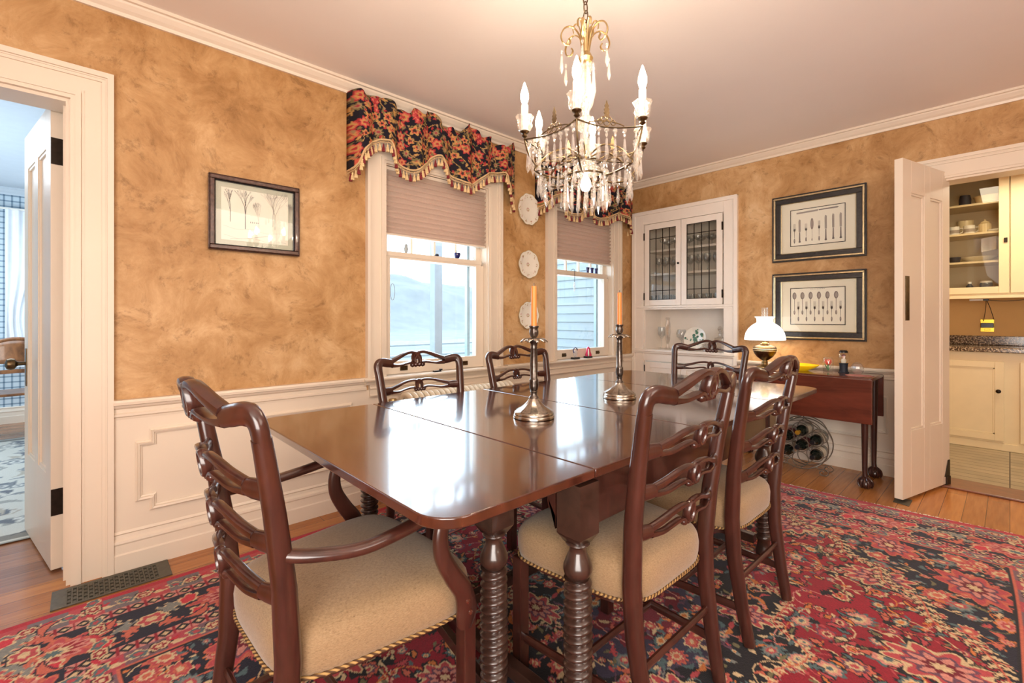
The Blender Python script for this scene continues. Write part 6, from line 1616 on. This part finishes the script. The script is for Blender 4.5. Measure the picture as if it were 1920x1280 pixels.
# ------------------------------------------------------------------ next room furniture
oc = thing('bentwood_chair', 'oak bow-back chair on the pale rug in the next room', 'chair', (-.50, 6.52, .0), radians(100))
MB().prism(rounded_rect(-.22,.22,-.22,.22,.06,.06,.06,.06,5), 'z', .43, .455).build('seat', M['oak_chair'], oc, smooth=False, bevel=.006)
mb = MB().sweep(spline([(-.21,-.21,0),(-.20,-.20,.45),(-.24,-.20,.72),(-.26,-.17,.90),(-.265,0,.965),(-.26,.17,.90),(-.24,.20,.72),(-.20,.20,.45),(-.21,.21,0)], 8), (.018,.013), 10); mb.build('back_hoop', M['oak_chair'], oc)
mb = MB().grid(12, 6, lambda u, v: (-.262 + .004*v - .02*(1 - (2*u - 1)**2), lerp(-.165, .165, u), lerp(.74, .90 + .05*(1 - (2*u-1)**2), v))); o = mb.build('back_panel', M['oak_chair'], oc, fixn=False); s_ = o.modifiers.new('s', 'SOLIDIFY'); s_.thickness = .012
MB().sweep([(-.24,-.19,.66),(-.25,0,.665),(-.24,.19,.66)], (.02,.009), 8, nrm=(1,0,0)).build('cross_rail', M['oak_chair'], oc)
for sy in (-1, 1): MB().sweep([(.18, sy*.18, .43), (.20, sy*.20, 0)], .016, 10).build('leg', M['oak_chair'], oc)
t = thing('writing_desk', 'dark desk glimpsed through the hinge gap of the left door', 'desk', (.24, 6.85, 0))
MB().box(-.40,.5,-.3,.3,.72,.76).build('desk_top', M['mahog'], t, smooth=False, bevel=.004)
for sx in (-.36,.45):
    for sy in (-.25,.25): MB().box(sx-.025,sx+.025,sy-.025,sy+.025,0,.72).build('leg', M['mahog'], t, smooth=False)
MB().box(-.36,.45,-.27,.27,.62,.715).build('desk_apron', M['mahog'], t, smooth=False)
t = thing('computer_screen', 'black screen standing on the desk in the next room', 'screen', (.10, 6.75, .7605))
MB().box(-.26,.26,-.012,.012,.10,.46).build('display', M['black'], t, smooth=False, bevel=.004)
MB().box(-.12,.12,-.08,.08,0,.012).box(-.03,.03,-.01,.01,.012,.12).build('stand', M['black'], t, smooth=False)

# ------------------------------------------------------------------ camera and light
cam = bpy.data.cameras.new('camera'); co = bpy.data.objects.new('camera', cam); C.objects.link(co)
co.location = (0, 0, 1.15); co.rotation_euler = (pi/2, 0, radians(47.129 - 90))
cam.sensor_width = 36; cam.lens = 16.249; cam.shift_y = -42.4/1920; cam.clip_start = .02; cam.clip_end = 400
bpy.context.scene.camera = co
def lamp(name, kind, loc, power, col, size=.1, rot=None, size_y=None, spread=None):
    l = bpy.data.lights.new(name, kind); l.energy = power; l.color = col
    if kind == 'AREA':
        l.size = size
        if size_y: l.shape = 'RECTANGLE'; l.size_y = size_y
    else: l.shadow_soft_size = size
    o = bpy.data.objects.new(name, l); o.location = loc; C.objects.link(o)
    if rot: o.rotation_euler = rot
    return o
def aim(o, p): o.rotation_euler = (Vector(p) - o.location).to_track_quat('-Z', 'Y').to_euler()
warm = (1, .80, .60)
CHX, CHY = 1.279, 1.002
for k in range(6):
    a_ = radians(31.1) + k*pi/3; lamp('candle_bulb_light', 'POINT', (CHX + .208*cos(a_), CHY + .208*sin(a_), 1.908), 8.5, warm, .014)
lamp('chandelier_low_light', 'POINT', (CHX, CHY, 1.612), 5, warm, .018)
lamp('table_lamp_light', 'POINT', (4.10, 1.368, 1.04), 4.5, (1, .80, .58), .05)
o = lamp('room_fill', 'AREA', (-1.6, -.6, 2.45), 38, (1, .90, .80), 2.2); aim(o, (2.6, 1.4, .7))
o = lamp('room_fill_two', 'AREA', (1.6, -1.8, 2.3), 60, (1, .89, .78), 2.0); aim(o, (2.8, 2.0, .9))
o = lamp('window_daylight', 'AREA', (1.87, W + .40, 1.55), 22, (.72, .87, 1), .85, size_y=1.2); aim(o, (1.6, 0, .9))
o = lamp('window_daylight_two', 'AREA', (3.53, W + .40, 1.55), 12, (.72, .87, 1), .8, size_y=1.2); aim(o, (3.2, 0, .9))
o = lamp('ceiling_fill', 'AREA', (-.8, -.8, 1.2), 105, (1, .92, .85), 1.6); aim(o, (1.8, 1.0, 2.6))  # unseen uplight added behind the camera to brighten the ceiling
o = lamp('kitchen_light', 'AREA', (5.3, -.2, 2.4), 26, (1, .84, .60), .8)
o = lamp('next_room_fill', 'AREA', (-.9, 5.4, 2.5), 50, (.82, .92, 1), 2.0)  # added bluish lamp without a fixture, lights the next room
o = lamp('next_room_ceiling_fill', 'AREA', (-1.5, 5.0, .9), 50, (.72, .87, 1), 1.2); aim(o, (-.9, 5.6, 2.6))  # added out of view to lift the next room's ceiling
sc = bpy.context.scene
sc.view_settings.view_transform = 'Standard'; sc.view_settings.look = 'None'; sc.view_settings.exposure = 0.12
sc.cycles.max_bounces = 10; sc.cycles.diffuse_bounces = 4; sc.cycles.glossy_bounces = 4; sc.cycles.transparent_max_bounces = 24; sc.cycles.transmission_bounces = 4
sc.cycles.caustics_reflective = False; sc.cycles.caustics_refractive = False; sc.cycles.sample_clamp_indirect = 6; sc.cycles.use_denoising = True
sc.cycles.blur_glossy = .5
